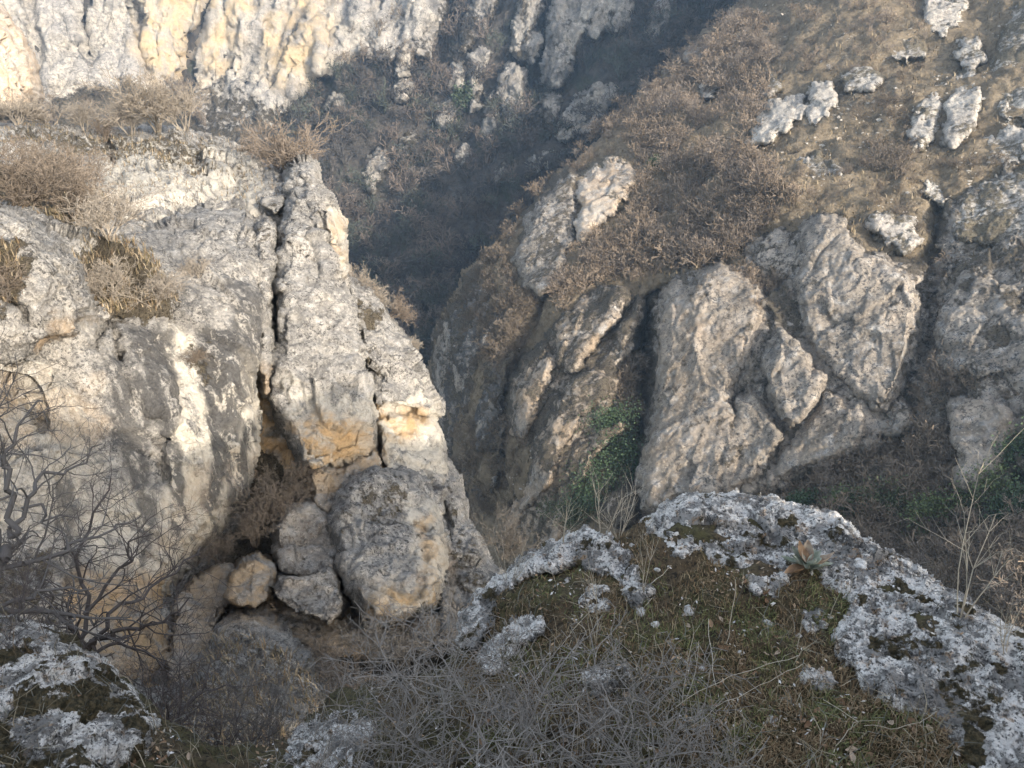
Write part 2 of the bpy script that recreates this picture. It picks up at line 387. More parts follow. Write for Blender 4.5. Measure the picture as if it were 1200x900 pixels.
far_rocks = [
 ([(636, 96), (640, 60), (645, 22), (660, -10), (672, -30), (750, -30), (738, 5), (732, 30), (722, 42), (712, 28), (700, 45), (688, 35), (676, 52), (668, 78), (655, 102), (643, 104)], 6, 'tallest grey rock face on the shaded far slope, above the other far outcrops', .2),
 ([(587, 95), (598, 74), (611, 82), (613, 100), (609, 128), (604, 152), (597, 154), (591, 132), (585, 112)], 5, 'narrow rock tooth tapering downwards on the shaded far slope', .1),
 ([(550, 96), (556, 62), (566, 54), (575, 60), (570, 80), (558, 100), (562, 125), (552, 130)], 4, 'slim rock rib left of the tapering rock tooth on the far slope', .25),
 ([(529, 98), (534, 78), (543, 72), (545, 92), (536, 103)], 3, 'small pale rock chip left of the slim rib on the far slope', .2),
 ([(512, 140), (517, 122), (527, 118), (534, 126), (530, 146), (516, 149)], 3, 'stubby pale rock beside the dark green bush on the far slope', .2),
 ([(604, 60), (612, 42), (628, 38), (634, 50), (626, 70), (612, 72)], 3, 'rounded rock left of the tall grey face on the far slope', .35),
 ([(462, 90), (470, 60), (486, 35), (494, 0), (502, -25), (520, -25), (522, 5), (514, 30), (506, 52), (497, 66), (484, 60), (476, 88)], 5, 'ragged rock rib joining the right end of the far cliff wall', .35),
 ([(430, 215), (432, 186), (442, 178), (450, 180), (456, 192), (446, 204), (438, 226)], 4, 'isolated low crag in the shaded far forest', .3),
 ([(464, 112), (468, 92), (478, 90), (484, 102), (476, 116)], 3, 'small knob of rock below the ragged rib on the far slope', .3),
 ([(562, 150), (570, 110), (578, 108), (580, 140), (586, 165), (578, 175), (566, 168)], 3, 'dark cleft rock between the slim rib and the tooth on the far slope', .45),
 ([(700, 150), (660, 165), (655, 158), (662, 132), (682, 112), (705, 100), (722, 104), (724, 112), (708, 122)], 4, 'long sloping rock slab on the ridge above the sunlit brown bushes', .3),
 ([(620, 205), (622, 186), (634, 178), (650, 176), (648, 190), (632, 200)], 3, 'low pale slab left of the brown bushes on the shaded ridge', .4),
 ([(538, 178), (544, 172), (548, 184), (543, 196), (537, 190)], 2.5, 'tiny pale crag low on the shaded far slope', .3),
 ([(598, 60), (604, 20), (612, -10), (630, -20), (634, 10), (622, 34), (608, 58)], 4, 'dark rock rib touching the top edge left of the tall grey face', .35),
 ([(540, 60), (546, 30), (556, 0), (572, -20), (578, 6), (566, 34), (554, 52)], 4, 'rock rib touching the top edge above the slim rib', .4),
 ([(572, 205), (580, 190), (590, 188), (592, 204), (582, 214)], 2.5, 'faint low crag under the tapering tooth', .45),
 ([(640, 150), (634, 120), (642, 108), (654, 112), (650, 134)], 3, 'small crag directly below the tall grey face', .4),
 ([(470, 175), (476, 160), (486, 158), (486, 172), (478, 184)], 3, 'small crag right of the isolated low crag', .45),
 ([(754, 40), (762, 10), (776, -10), (790, 0), (780, 24), (766, 44)], 3, 'dim crag near the top edge right of the tall grey face', .5),
 ([(382, 125), (392, 108), (404, 110), (402, 130), (390, 140)], 3, 'dim crag at the foot of the far cliff wall', .5),
 ([(415, 60), (425, 20), (437, -20), (462, -20), (455, 20), (446, 52), (430, 66)], 5, 'grey bulge on the right part of the far cliff wall', .15),
]
RK_FAR = [p for p, *_ in far_rocks]
for k, (p, b, lab, amt) in enumerate(far_rocks):
    o, _ = build('rock_outcrop', lambda u, v: FAR(u, v)*.99, p, M_far, st=1.3, edge=9, bulge=b+1, sink=5, rough=(4.5, 1.5), vert=.6, seed=100+k*7, soil=.35, grow=5, back=10, warp=4, wsc=12, margin=4,
                 maskf=m_std(amt, .12, stre=.3, seed=k, sc=6), cracks=[([(p[0][0]+9, p[0][1]-50), (p[0][0]+5, p[0][1]+20)], 2, 2.5)] if k == 0 else ())
    tagp(o, lab, 'rock', 'rock outcrops on the shaded far slope')

# ================================================================== the right flank
HILL = Field([(870, -10, 205), (880, -120, 250), (1000, -10, 180), (1200, -10, 168), (1340, -10, 165), (1100, -130, 230), (1340, -130, 210), (800, 60, 188), (700, 180, 152), (620, 250, 138), (540, 330, 142), (515, 420, 150), (560, 420, 122),
              (528, 560, 148), (550, 625, 136), (575, 560, 112), (1000, 100, 145), (1200, 100, 136), (900, 200, 122), (800, 250, 124), (1100, 200, 118), (1200, 250, 108), (700, 330, 116),
              (800, 320, 107), (900, 320, 104), (1000, 260, 106), (1000, 400, 94), (850, 450, 95), (760, 450, 100), (650, 450, 105), (1100, 400, 93), (1200, 400, 90),
              (850, 590, 87), (950, 570, 85), (1000, 540, 85), (1100, 500, 85), (1200, 560, 80), (1000, 650, 76), (1200, 700, 66), (700, 620, 92), (620, 600, 102), (1100, 620, 77),
              (1340, 700, 62), (1340, 400, 85), (1340, 200, 112), (700, 760, 76), (900, 800, 60), (1200, 900, 45), (560, 760, 90), (950, 150, 134), (1150, 0, 172)])
HILLP = [(905, -150), (880, -40), (868, 0), (850, 20), (815, 45), (800, 62), (770, 90), (745, 118), (715, 150), (690, 180), (668, 205), (640, 232), (612, 255), (590, 275), (560, 300), (545, 318), (530, 345),
         (518, 375), (513, 400), (507, 430), (512, 470), (520, 505), (528, 545), (535, 585), (545, 620), (540, 700), (545, 800), (900, 860), (1400, 900), (1400, -150)]
CREV = [(778, 338), (768, 362), (762, 400), (760, 440), (762, 480), (757, 520), (750, 560), (752, 610)]
def hill():
    st = 2.2
    U, V = np.meshgrid(np.arange(495, 1400, st), np.arange(-150, 870, st))
    wu = U+6*pxn(U, V, 30, 51, 5); wv = V+6*pxn(U, V, 30, 52, 5)
    sd = sdf(wu, wv, HILLP); e = np.clip(sd/45, 0, 1)
    r = HILL(U, V)+9*(1-np.sqrt(1-(1-e)**2))
    r = r+17*np.exp(-(segdist(wu, wv, CREV, False)/15)**2)*sstep(V, 325, 370)
    r = r+5*np.exp(-(segdist(wu, wv, [(640, 350), (618, 400), (598, 450), (590, 520), (580, 600)], False)/12)**2)
    r = r+4*np.exp(-(segdist(wu, wv, [(1100, 250), (1090, 330), (1085, 400), (1060, 470)], False)/16)**2)
    P = ray(U, V)*r[..., None]; N = normals(P)
    h = 2.6*fbm(P, 1/18., 4, 41)+1.1*fbm(P, 1/5., 4, 42, ridge=True)+.28*fbm(P, 1/1.3, 4, 43)
    P = P+N*h[..., None]
    M = np.zeros(U.shape+(3,))
    scree = [[(885, 270), (930, 225), (1000, 180), (1020, 215), (980, 260), (930, 300)], [(960, 165), (1010, 185), (1000, 205), (950, 190)], [(930, 30), (1080, 20), (1100, 70), (1000, 110)], [(1000, 240), (1080, 200), (1110, 250), (1080, 330), (1030, 290)]]
    for p in scree: M[..., 0] = np.maximum(M[..., 0], .6*pmask(U, V, p, 18, 4, 16))
    for p in ([(700, 470), (740, 480), (745, 560), (720, 600), (640, 620), (660, 570), (700, 540)], [(1130, 545), (1175, 560), (1165, 610), (1125, 600)], [(1160, 500), (1260, 500), (1260, 640), (1180, 600)], [(1030, 540), (1090, 550), (1080, 620), (1000, 640), (1000, 590)]):
        M[..., 1] = np.maximum(M[..., 1], pmask(U, V, p, 12, 5, 12))
    gridmesh('hillside', P, sd > -3, M, M_hill, 60, down=30)['kind'] = 'structure'
    return Sheet(P, 495, -150, st)
S_HILL = hill()

def shade_mountain():
    """unseen mountain added beyond the right edge, shaped to keep the gorge in shade"""
    X, Y = np.meshgrid(np.arange(62, 420, 4.), np.arange(-40, 330, 4.))
    a = np.array([92., 200.]); b = np.array([330., 60.]); ab = b-a
    t = np.clip(((X-a[0])*ab[0]+(Y-a[1])*ab[1])/(ab@ab), 0, 1)
    d = np.sqrt((X-a[0]-t*ab[0])**2+(Y-a[1]-t*ab[1])**2)
    P = np.stack([X, Y, -60+(108+25*t)*np.exp(-(d/(52+30*t))**2)], -1)  # height set so the added ridge blocks the sun
    P[..., 2] += 5*fbm(P, 1/30., 4, 71)
    M = np.zeros(X.shape+(3,))
    gridmesh('hills', P, np.ones(X.shape, bool), M, M_hill)['kind'] = 'structure'
shade_mountain()

R = {}
hill_rocks = [
 # outline, bulge, edge, label, earth, ochre, material, rough
 ([(767, 425), (764, 385), (773, 352), (786, 328), (812, 318), (845, 306), (872, 312), (896, 330), (897, 372), (893, 400), (864, 455), (862, 478), (893, 520), (900, 556), (880, 573), (848, 582), (838, 596), (800, 590), (775, 602), (750, 596), (749, 560), (757, 520), (765, 470)],
  6.5, 26, 'broad speckled cliff bounding the right side of the dark cleft', .12, .1, 'R', ()),
 ([(897, 396), (915, 388), (932, 398), (944, 418), (952, 436), (966, 444), (962, 466), (945, 490), (928, 502), (916, 494), (906, 476), (897, 452), (893, 425)],
  7.5, 14, 'pale leaf shaped rock fin with a bright lower edge on the right flank', 0, .05, 'R', ()),
 ([(934, 300), (936, 268), (958, 250), (980, 248), (1000, 272), (1016, 292), (1046, 306), (1066, 316), (1080, 342), (1078, 372), (1074, 402), (1060, 450), (1042, 486), (1020, 486), (996, 462), (972, 440), (950, 412), (930, 380), (932, 340)],
  6, 24, 'largest domed grey rock face below the dry turf slope', .1, .02, 'R', ()),
 ([(966, 452), (990, 468), (1012, 488), (1018, 506), (1000, 528), (962, 545), (930, 556), (900, 572), (893, 560), (912, 530), (938, 505), (952, 480)],
  5, 18, 'triangular grey rock wedge below the leaf shaped fin', .1, .05, 'R', ()),
 ([(862, 470), (880, 452), (900, 480), (918, 500), (925, 516), (905, 535), (892, 552), (872, 548), (862, 520), (852, 500)],
  6.5, 16, 'smooth rock slab tucked under the left side of the leaf shaped fin', .05, .05, 'R', ()),
 ([(1036, 500), (1036, 478), (1046, 464), (1060, 462), (1070, 478), (1064, 500), (1050, 512), (1042, 512)],
  3.5, 12, 'small rounded rock knob at the foot of the domed face', .2, .02, 'R', ()),
 ([(1098, 392), (1102, 360), (1112, 330), (1128, 308), (1150, 304), (1168, 330), (1190, 348), (1215, 372), (1290, 400), (1290, 560), (1215, 510), (1190, 460), (1168, 446), (1140, 448), (1115, 440), (1098, 425)],
  5, 22, 'grey rock shoulder at the right edge above the brown thicket', .15, .0, 'R', ()),
 ([(1116, 500), (1113, 476), (1130, 462), (1158, 466), (1178, 478), (1186, 505), (1178, 535), (1164, 552), (1150, 566), (1132, 575), (1120, 562), (1126, 540), (1117, 520)],
  5.5, 14, 'hanging rock with a bluish left flank beside the green ivy', .1, .05, 'R', ()),
 ([(1140, 600), (1150, 575), (1166, 556), (1180, 552), (1184, 590), (1168, 612), (1160, 640), (1140, 650), (1128, 620)],
  2.5, 14, 'mossy rock base under the hanging rock at the right edge', .75, .0, 'R', ()),
 ([(1112, 262), (1122, 232), (1150, 212), (1180, 200), (1290, 170), (1290, 390), (1230, 372), (1200, 350), (1176, 322), (1160, 296), (1136, 288), (1118, 280)],
  3.5, 22, 'crumbly pale rock field at the right edge below the turf slope', .38, .0, 'H', ()),
 ([(674, 236), (680, 210), (698, 196), (722, 187), (738, 196), (744, 210), (734, 232), (722, 250), (706, 258), (694, 274), (684, 290), (677, 280), (676, 258)],
  6, 18, 'rounded warm boulder catching the sun above the ridge bushes', .02, .3, 'H', ()),
 ([(603, 306), (608, 286), (618, 258), (634, 234), (650, 214), (668, 202), (676, 206), (674, 232), (676, 262), (675, 286), (664, 292), (662, 306), (652, 318), (646, 338), (632, 347), (616, 338), (606, 324)],
  5.5, 18, 'long blue grey crag with mossy patches on the shaded ridge', .28, .0, 'R', ()),
 ([(600, 490), (600, 452), (608, 430), (622, 416), (634, 402), (644, 404), (650, 420), (644, 446), (632, 470), (626, 500), (612, 512), (602, 506)],
  5, 16, 'brown rock rib left of the inclined slabs above the gorge floor', .36, .3, 'R', ()),
 ([(648, 420), (645, 392), (660, 366), (684, 344), (708, 334), (730, 338), (736, 350), (724, 370), (708, 390), (692, 414), (676, 436), (660, 436)],
  5.5, 16, 'upper inclined slab with a lit lower edge between the bushes', .38, .18, 'R', ()),
 ([(650, 560), (640, 580), (620, 592), (606, 620), (585, 640), (600, 600), (622, 560), (630, 520), (648, 486), (662, 460), (680, 436), (700, 432), (714, 444), (708, 470), (690, 484), (676, 506), (664, 520)],
  6, 16, 'long brown slab slanting down towards the gorge floor', .38, .2, 'R', ()),
 ([(686, 440), (704, 410), (722, 388), (738, 362), (748, 346), (754, 354), (748, 380), (742, 400), (736, 408), (728, 430), (716, 452), (700, 456)],
  4, 16, 'mottled rock panel left of the top of the dark cleft', .45, .1, 'R', ()),
 ([(640, 610), (652, 580), (672, 548), (690, 520), (712, 498), (728, 490), (736, 500), (720, 516), (704, 528), (690, 552), (674, 580), (660, 620), (646, 640), (630, 640)],
  4, 14, 'lower thin slab beside the green ivy above the gorge floor', .4, .35, 'R', ()),
 ([(530, 456), (534, 430), (543, 410), (552, 412), (553, 436), (546, 456), (540, 458)],
  3, 10, 'small pale crag on the left edge of the shaded ridge', .2, .0, 'R', ()),
 ([(513, 430), (515, 396), (522, 380), (532, 392), (530, 420), (526, 460), (528, 500), (520, 510), (514, 470)],
  2.5, 10, 'bluish rock edge dropping into the gorge on the shaded ridge', .3, .0, 'R', ()),
 ([(700, 605), (706, 575), (722, 562), (742, 568), (750, 590), (746, 612), (720, 620)],
  4, 18, 'mossy rounded boulder at the bottom of the dark cleft', .7, .0, 'R', ()),
 ([(880, 168), (880, 148), (892, 134), (906, 122), (924, 116), (938, 112), (946, 120), (938, 138), (926, 150), (912, 158), (898, 166)],
  4.5, 14, 'white outcrop on the turf slope, left one of the bright pair', .02, .0, 'H', ()),
 ([(946, 145), (946, 118), (952, 102), (966, 96), (978, 106), (977, 122), (968, 138), (956, 148)],
  4, 12, 'white outcrop on the turf slope, right one of the bright pair', .02, .0, 'H', ()),
 ([(1066, 176), (1066, 152), (1072, 130), (1082, 112), (1096, 104), (1104, 112), (1098, 140), (1092, 164), (1080, 180)],
  3.5, 12, 'rough pale outcrop high on the turf slope, left of its twin', .25, .0, 'H', ()),
 ([(1108, 168), (1110, 140), (1112, 112), (1120, 92), (1136, 82), (1150, 92), (1150, 118), (1144, 146), (1128, 166), (1116, 176)],
  4, 12, 'rough pale outcrop high on the turf slope, right of its twin', .18, .0, 'H', ()),
 ([(1084, 28), (1086, 0), (1096, -25), (1130, -25), (1132, 4), (1126, 24), (1108, 40), (1092, 38)],
  3.5, 12, 'white outcrop cut by the top edge of the picture', .1, .0, 'H', ()),
 ([(1162, 130), (1160, 90), (1168, 60), (1184, 30), (1180, -25), (1290, -25), (1290, 150), (1210, 150), (1180, 144)],
  3, 18, 'broken pale rocks in the top right corner', .42, .0, 'H', ()),
 ([(878, 306), (884, 286), (898, 272), (914, 266), (928, 276), (930, 296), (922, 312), (902, 318), (886, 316)],
  3.5, 14, 'lumpy rock step left of the domed grey face', .2, .0, 'R', ()),
 ([(822, 112), (822, 100), (831, 96), (838, 101), (836, 110), (829, 114)],
  1.8, 6, 'single pale block among the brown bushes near the ridge top', .0, .0, 'H', ()),
 ([(800, 70), (812, 58), (830, 47), (838, 52), (826, 64), (810, 74)],
  2, 7, 'flat rock slab on the ridge line above the brown bushes', .2, .0, 'R', ()),
 ([(985, 92), (996, 80), (1016, 78), (1032, 92), (1014, 106), (994, 104)],
  1.6, 9, 'low half buried ledge between the bright pair and the twin rough outcrops', .3, .0, 'H', ()),
 ([(1152, 168), (1175, 150), (1205, 152), (1220, 176), (1184, 194), (1156, 186)],
  2, 10, 'low broken ledge right of the twin rough outcrops', .3, .0, 'H', ()),
 ([(1036, 56), (1050, 42), (1076, 46), (1082, 66), (1056, 72)],
  1.6, 9, 'half buried stones below the outcrop cut by the top edge', .35, .0, 'H', ()),
 ([(1078, 226), (1086, 206), (1112, 208), (1122, 226), (1104, 240)],
  1.8, 9, 'half buried rock above the crumbly field at the right', .35, .0, 'H', ()),
 ([(936, 196), (952, 184), (980, 190), (994, 204), (968, 214), (946, 210)],
  1.3, 9, 'flat pale stones in the turf below the bright pair of outcrops', .35, .0, 'H', ()),
 ([(1018, 262), (1034, 248), (1062, 260), (1078, 284), (1058, 296), (1034, 282)],
  1.6, 10, 'flat rock step just above the domed face', .3, .0, 'H', ()),
 ([(1120, 70), (1126, 50), (1146, 50), (1154, 70), (1140, 84)],
  1.8, 9, 'rough block above the right one of the twin outcrops', .25, .0, 'H', ()),
 ([(884, 104), (894, 90), (908, 88), (914, 100), (900, 112)],
  1.6, 7, 'small ledge above and left of the bright pair', .3, .0, 'H', ()),
 ([(962, 72), (966, 60), (976, 59), (980, 68), (972, 76)],
  1.6, 6, 'small white block above the bright pair of outcrops', .0, .0, 'H', ()),
]
BEDS = ((.46, .71, .53), .55)
bands = [
 ([(762, 345), (800, 318), (868, 304), (880, 272), (932, 266), (968, 244), (1020, 288), (1075, 312), (1096, 300), (1108, 240), (1150, 205), (1290, 165), (1290, 600), (1190, 556), (1180, 600), (1130, 600), (1112, 515), (1060, 515), (1015, 522), (960, 556), (900, 582), (840, 600), (750, 606), (753, 540), (764, 460), (760, 400)],
  2.2, 22, 'wide grey cliff band behind the domed face, fin and speckled cliff on the right', .30, .05, 'R'),
 ([(598, 505), (603, 440), (638, 392), (662, 348), (700, 328), (750, 342), (744, 400), (730, 450), (712, 490), (722, 505), (690, 560), (650, 640), (575, 650), (598, 600), (622, 550), (606, 520)],
  2.0, 16, 'brown broken rock flank carrying the inclined slabs left of the dark cleft', .48, .15, 'R'),
 ([(516, 500), (512, 420), (522, 375), (548, 325), (590, 285), (606, 300), (616, 345), (600, 400), (592, 470), (585, 560), (560, 610), (535, 580)],
  1.5, 16, 'mossy rock wall with painted shade on the left edge of the shaded ridge', .45, .0, 'R'),
]
RK_HILL = [h[0] for h in hill_rocks]
for k, (p, b, e, lab, am, oc, mt) in enumerate(bands):
    o, sh = build('cliff', HILL, p, M_right, st=1.7, edge=e, bulge=b, sink=2.2, rough=(6, 1.7 if k == 2 else 1.2), seed=150+k*9, back=16, warp=9, wsc=30, margin=5, maskf=m_std(am, oc, stre=1. if k == 2 else .2, seed=k+60, sc=7, top=.2), down=4, fine=3, famp=.08, prof=.6, soil=.6, grain=BEDS,  # third band: dark streaks put the gorge shadow into the rock colour
                  cracks=[([(778, 338), (768, 362), (762, 400)], 9, 4), ([(1088, 300), (1092, 360), (1082, 420), (1060, 470)], 10, 3)])
    tagp(o, lab, 'cliff', 'cliff bands on the right flank')
for k, (p, b, e, lab, am, oc, mt, cr) in enumerate(hill_rocks):
    hi = mt == 'H'
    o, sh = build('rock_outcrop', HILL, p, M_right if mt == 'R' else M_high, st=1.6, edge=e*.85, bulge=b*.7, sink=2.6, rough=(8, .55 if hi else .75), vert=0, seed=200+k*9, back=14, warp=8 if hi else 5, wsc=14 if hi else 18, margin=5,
                  maskf=m_std(am, oc, stre=.12, seed=k+20, sc=5, top=.15), cracks=cr, down=4, fine=2.6, famp=.075, prof=.6, soil=.8 if hi else .5, grow=4.5, grain=BEDS)
    tagp(o, lab, 'rock', 'rock outcrops on the right flank of the gorge'); R[k] = sh

# ================================================================== the near cliff on the left
LEFT = Field([(0, 140, 36), (120, 148, 35), (240, 156, 32), (300, 180, 29), (340, 200, 25), (100, 220, 25), (200, 210, 25), (-120, 200, 30), (60, 260, 20), (180, 280, 21.5), (200, 330, 19.5), (300, 270, 22),
              (360, 230, 23.5), (400, 290, 22.5), (430, 350, 21.6), (510, 475, 20.3), (520, 560, 19.3), (560, 645, 18), (583, 680, 17.5), (0, 330, 17), (110, 380, 17.2), (200, 400, 18.2), (300, 400, 19), (330, 450, 19.3),
              (400, 450, 19.2), (200, 550, 17), (280, 600, 17.3), (220, 670, 16.5), (50, 500, 15.8), (50, 650, 15), (-120, 600, 14.5), (150, 720, 15), (350, 600, 17.6), (300, 700, 16.4), (430, 690, 16.6), (400, 770, 15),
              (250, 800, 13.5), (100, 830, 13), (300, 900, 12), (500, 830, 14), (560, 740, 16), (600, 850, 13)])
def off(d): return lambda u, v: LEFT(u, v)-d

def mL(U, V, P, N, earthp=(), ochp=(), darkp=(), creamp=(), noise=.12, seed=0, top=.35, whole_och=0., basedark=0.):
    M = np.zeros(U.shape+(4,))
    M[..., 0] = np.clip(fbm(P, 1/1.6, 4, 300+seed)*noise*3+top*sstep(N[..., 2], .62, .95), 0, 1)
    M[..., 1] = whole_och; M[..., 2] = basedark
    for p, a in earthp: M[..., 0] = np.maximum(M[..., 0], a*pmask(U, V, p, 14, seed+1, 14))
    for p, a in ochp: M[..., 1] = np.maximum(M[..., 1], a*pmask(U, V, p, 10, seed+2, 12))
    for p, a in darkp: M[..., 2] = np.maximum(M[..., 2], a*pmask(U, V, p, 5, seed+3, 5))
    for p, a in creamp: M[..., 3] = np.maximum(M[..., 3], a*pmask(U, V, p, 9, seed+4, 10))
    return M
def mk(**k): return lambda U, V, P, N: mL(U, V, P, N, **k)

PLAT = [(-200, 128), (0, 146), (40, 152), (110, 148), (160, 150), (200, 153), (240, 158), (262, 165), (290, 182), (305, 196), (322, 210), (338, 226), (380, 260), (340, 330), (300, 330), (200, 400), (-200, 400)]
cliff = bpy.data.objects.new('rock_cliff', None); C.objects.link(cliff); cliff.location = (0, 0, 0)
tagp(cliff, 'big near limestone cliff on the left with cream and black streaked face and split nose', 'cliff')

# the body behind everything: deep ochre recess and the lower slope
BODY = [(-200, 300), (300, 230), (380, 240), (400, 330), (432, 360), (470, 410), (492, 470), (505, 540), (525, 590), (545, 650), (572, 685), (584, 700), (640, 830), (640, 960), (-200, 960)]
build('rock_face', off(.35), BODY, M_left, cliff, st=2.4, edge=25, bulge=.3, sink=.8, rough=(1.1, .34), vert=.2, seed=401, fine=.4, back=14, warp=5, down=3,
      maskf=mk(earthp=[([(300, 520), (370, 560), (390, 640), (330, 660), (250, 680), (215, 690), (250, 640), (285, 590)], .75), ([(380, 720), (600, 700), (640, 830), (560, 960), (300, 960), (370, 800)], .7)], ochp=[([(296, 440), (330, 470), (350, 530), (390, 560), (400, 600), (340, 600), (290, 610)], 1), ([(330, 700), (420, 700), (480, 730), (500, 780), (380, 770), (300, 720)], .9)], noise=.15, top=.2))
PLATEAU = [[(0, 150), (200, 150), (270, 175), (200, 195), (60, 185), (-60, 180)], [(150, 172), (240, 180), (300, 230), (290, 215), (200, 205)], [(205, 250), (260, 240), (300, 300), (270, 320), (240, 300)],
           [(-60, 200), (60, 190), (130, 230), (165, 300), (195, 370), (120, 370), (90, 300), (30, 250), (-60, 240)], [(220, 185), (290, 195), (330, 250), (300, 250), (260, 205)]]
_, S_PLAT = build('cliff_top', off(.2), PLAT, M_left, cliff, st=1.8, edge=14, bulge=.3, sink=.6, rough=(1.5, .34), vert=-.6, seed=411, back=16, warp=4, fine=.35, down=6,
      maskf=mk(earthp=[(p, a) for p, a in zip(PLATEAU, (.5, .42, .4, .8, .45))], creamp=[([(120, 160), (300, 190), (330, 330), (200, 380), (120, 260)], .75)], noise=.14, top=.1), cracks=[([(127, 160), (128, 175), (130, 192)], 3, 1.2)])
FACE = [(-200, 250), (0, 250), (60, 262), (120, 280), (180, 262), (230, 240), (290, 236), (312, 256), (320, 300), (318, 350), (306, 396), (298, 440), (300, 500), (297, 540), (290, 575), (272, 616), (242, 654), (216, 684), (204, 704),
        (212, 740), (200, 780), (150, 830), (-200, 850)]
def face_extra(U, V, r):
    # hanging flutes on the streaked wall and the undercut at its foot
    r = r+.9*sstep(V, 640, 720)*sstep(U, 120, 200)
    r = r-.22*np.cos((U-215+(V-480)*.10)/19.)*sstep(V, 430, 520)*sstep(U, 130, 200)
    r = r+.3*np.exp(-(segdist(U, V, [(128, 378), (140, 420), (152, 455), (175, 480), (190, 492)], False)/5)**2)
    r = r-.4*np.sqrt(1-(1-np.clip(sdf(U, V, [(140, 385), (185, 400), (205, 440), (200, 480), (186, 490), (160, 468), (145, 430)])/22, 0, 1))**2)
    return r
_, S_FACE = build('streaked_face', off(1.1), FACE, M_left, cliff, st=1.9, edge=34, bulge=1.3, sink=.9, rough=(2.6, .36), vert=.4, seed=421, back=9, warp=3.5, fine=.4, extra=face_extra, down=2,
      cracks=[([(112, 405), (122, 380), (150, 372), (200, 378)], 5, .5), ([(190, 497), (186, 520), (192, 560)], 3, .35), ([(0, 445), (40, 450), (50, 500)], 6, .4)],
      maskf=mk(earthp=[([(85, 300), (160, 300), (200, 360), (180, 385), (125, 375)], .8), ([(215, 405), (240, 410), (250, 450), (225, 440)], .5), ([(-60, 660), (60, 640), (80, 760), (-60, 800)], .5)],
               ochp=[([(205, 560), (300, 520), (250, 650), (215, 684), (190, 720), (170, 640)], .3), ([(90, 660), (190, 670), (235, 700), (210, 740), (190, 820), (100, 760), (70, 700)], .85), ([(60, 440), (110, 450), (130, 500), (90, 520), (20, 500)], .3), ([(-50, 440), (50, 450), (40, 520), (-50, 560)], .4)],
               darkp=[([(225, 395), (265, 400), (275, 470), (268, 560), (258, 640), (245, 600), (240, 500)], 1.), ([(150, 385), (200, 388), (206, 440), (198, 490), (212, 520), (224, 600), (214, 645), (204, 600), (190, 510), (165, 485)], .95), ([(120, 410), (148, 445), (172, 500), (182, 600), (172, 680), (162, 650), (152, 560), (130, 490)], .85),
                      ([(262, 330), (296, 340), (296, 430), (284, 480), (268, 470)], .8), ([(272, 490), (289, 500), (285, 590), (270, 630)], 1.), ([(60, 560), (85, 560), (95, 680), (70, 700)], .8), ([(195, 310), (240, 310), (245, 380), (205, 390)], .35)], noise=.05, top=.15,
               creamp=[([(195, 380), (222, 400), (238, 480), (245, 600), (232, 690), (195, 700), (190, 560), (205, 480)], 1.), ([(270, 420), (302, 430), (305, 520), (290, 590), (240, 665), (245, 560), (262, 500)], 1.), ([(140, 560), (230, 600), (240, 660), (215, 690), (120, 660), (100, 600)], .8), ([(-50, 380), (90, 420), (130, 540), (90, 640), (-50, 640)], .5)]))
BOUL = [(-200, 240), (-20, 236), (12, 244), (45, 264), (70, 282), (92, 312), (108, 345), (113, 372), (108, 398), (88, 410), (60, 416), (40, 436), (0, 446), (-200, 460)]
_, S_BOUL = build('rock_shoulder', lambda u, v: 14.6+0*u+(300-v)*.004, BOUL, M_left, cliff, st=1.9, edge=60, bulge=1.2, sink=1.2, rough=(1.3, .2), vert=.0, seed=431, back=6, warp=4, fine=.4,
      cracks=[([(-40, 330), (0, 345), (20, 360), (30, 380)], 8, .7)], maskf=mk(earthp=[([(-60, 290), (20, 300), (30, 350), (0, 365), (-60, 360)], .9)], ochp=[([(60, 370), (110, 370), (100, 400), (50, 410)], .5)], noise=.08))
PIL = [(334, 262), (336, 236), (333, 214), (342, 194), (352, 190), (364, 196), (368, 216), (384, 232), (396, 252), (404, 280), (405, 304), (402, 322), (410, 350), (417, 378), (421, 410), (431, 450), (438, 490), (439, 522), (430, 540),
       (402, 548), (380, 556), (364, 560), (350, 545), (338, 515), (328, 486), (322, 462), (323, 430), (328, 400), (326, 372), (330, 345), (330, 300)]
build('rock_pillar', off(1.5), PIL, M_left, cliff, st=1.6, edge=18, bulge=.8, sink=.6, grow=3, rough=(1.9, .30), vert=.1, seed=441, back=4, warp=2.6, fine=.3,
      cracks=[([(376, 250), (386, 290), (398, 330)], 3, .4), ([(343, 290), (360, 300), (372, 310)], 2, .25)], lumps=[([(345, 192), (368, 192), (400, 260), (404, 320), (378, 330), (362, 240)], 12, .4)],
      maskf=mk(creamp=[([(385, 235), (405, 250), (405, 325), (390, 320)], .9), ([(330, 450), (440, 470), (440, 560), (350, 560)], .6)], ochp=[([(340, 500), (370, 480), (432, 505), (438, 540), (370, 565)], 1.), ([(385, 250), (405, 260), (405, 320), (392, 310)], .5)], noise=.05, top=.25))
build('rock_slab', off(1.2), [(293, 275), (300, 258), (313, 252), (326, 262), (328, 300), (324, 345), (320, 385), (326, 420), (328, 445), (320, 466), (312, 470), (302, 458), (297, 430), (300, 400), (299, 370), (293, 330)], M_left, cliff, st=1.5, edge=13, bulge=.8, sink=.8,
      rough=(.7, .12), seed=446, back=3, warp=2.2, fine=.25, cracks=[([(292, 345), (305, 365), (322, 352)], 2.5, .5)], maskf=mk(ochp=[([(295, 425), (330, 425), (328, 470), (300, 470)], .4)], noise=.06))
build('wedged_stone', off(2.0), [(323, 332), (328, 327), (337, 329), (339, 337), (334, 343), (325, 342)], M_left, cliff, st=1., edge=6, bulge=.3, sink=.3, rough=(.4, .05), seed=448, back=1, warp=1, maskf=mk(noise=.02))
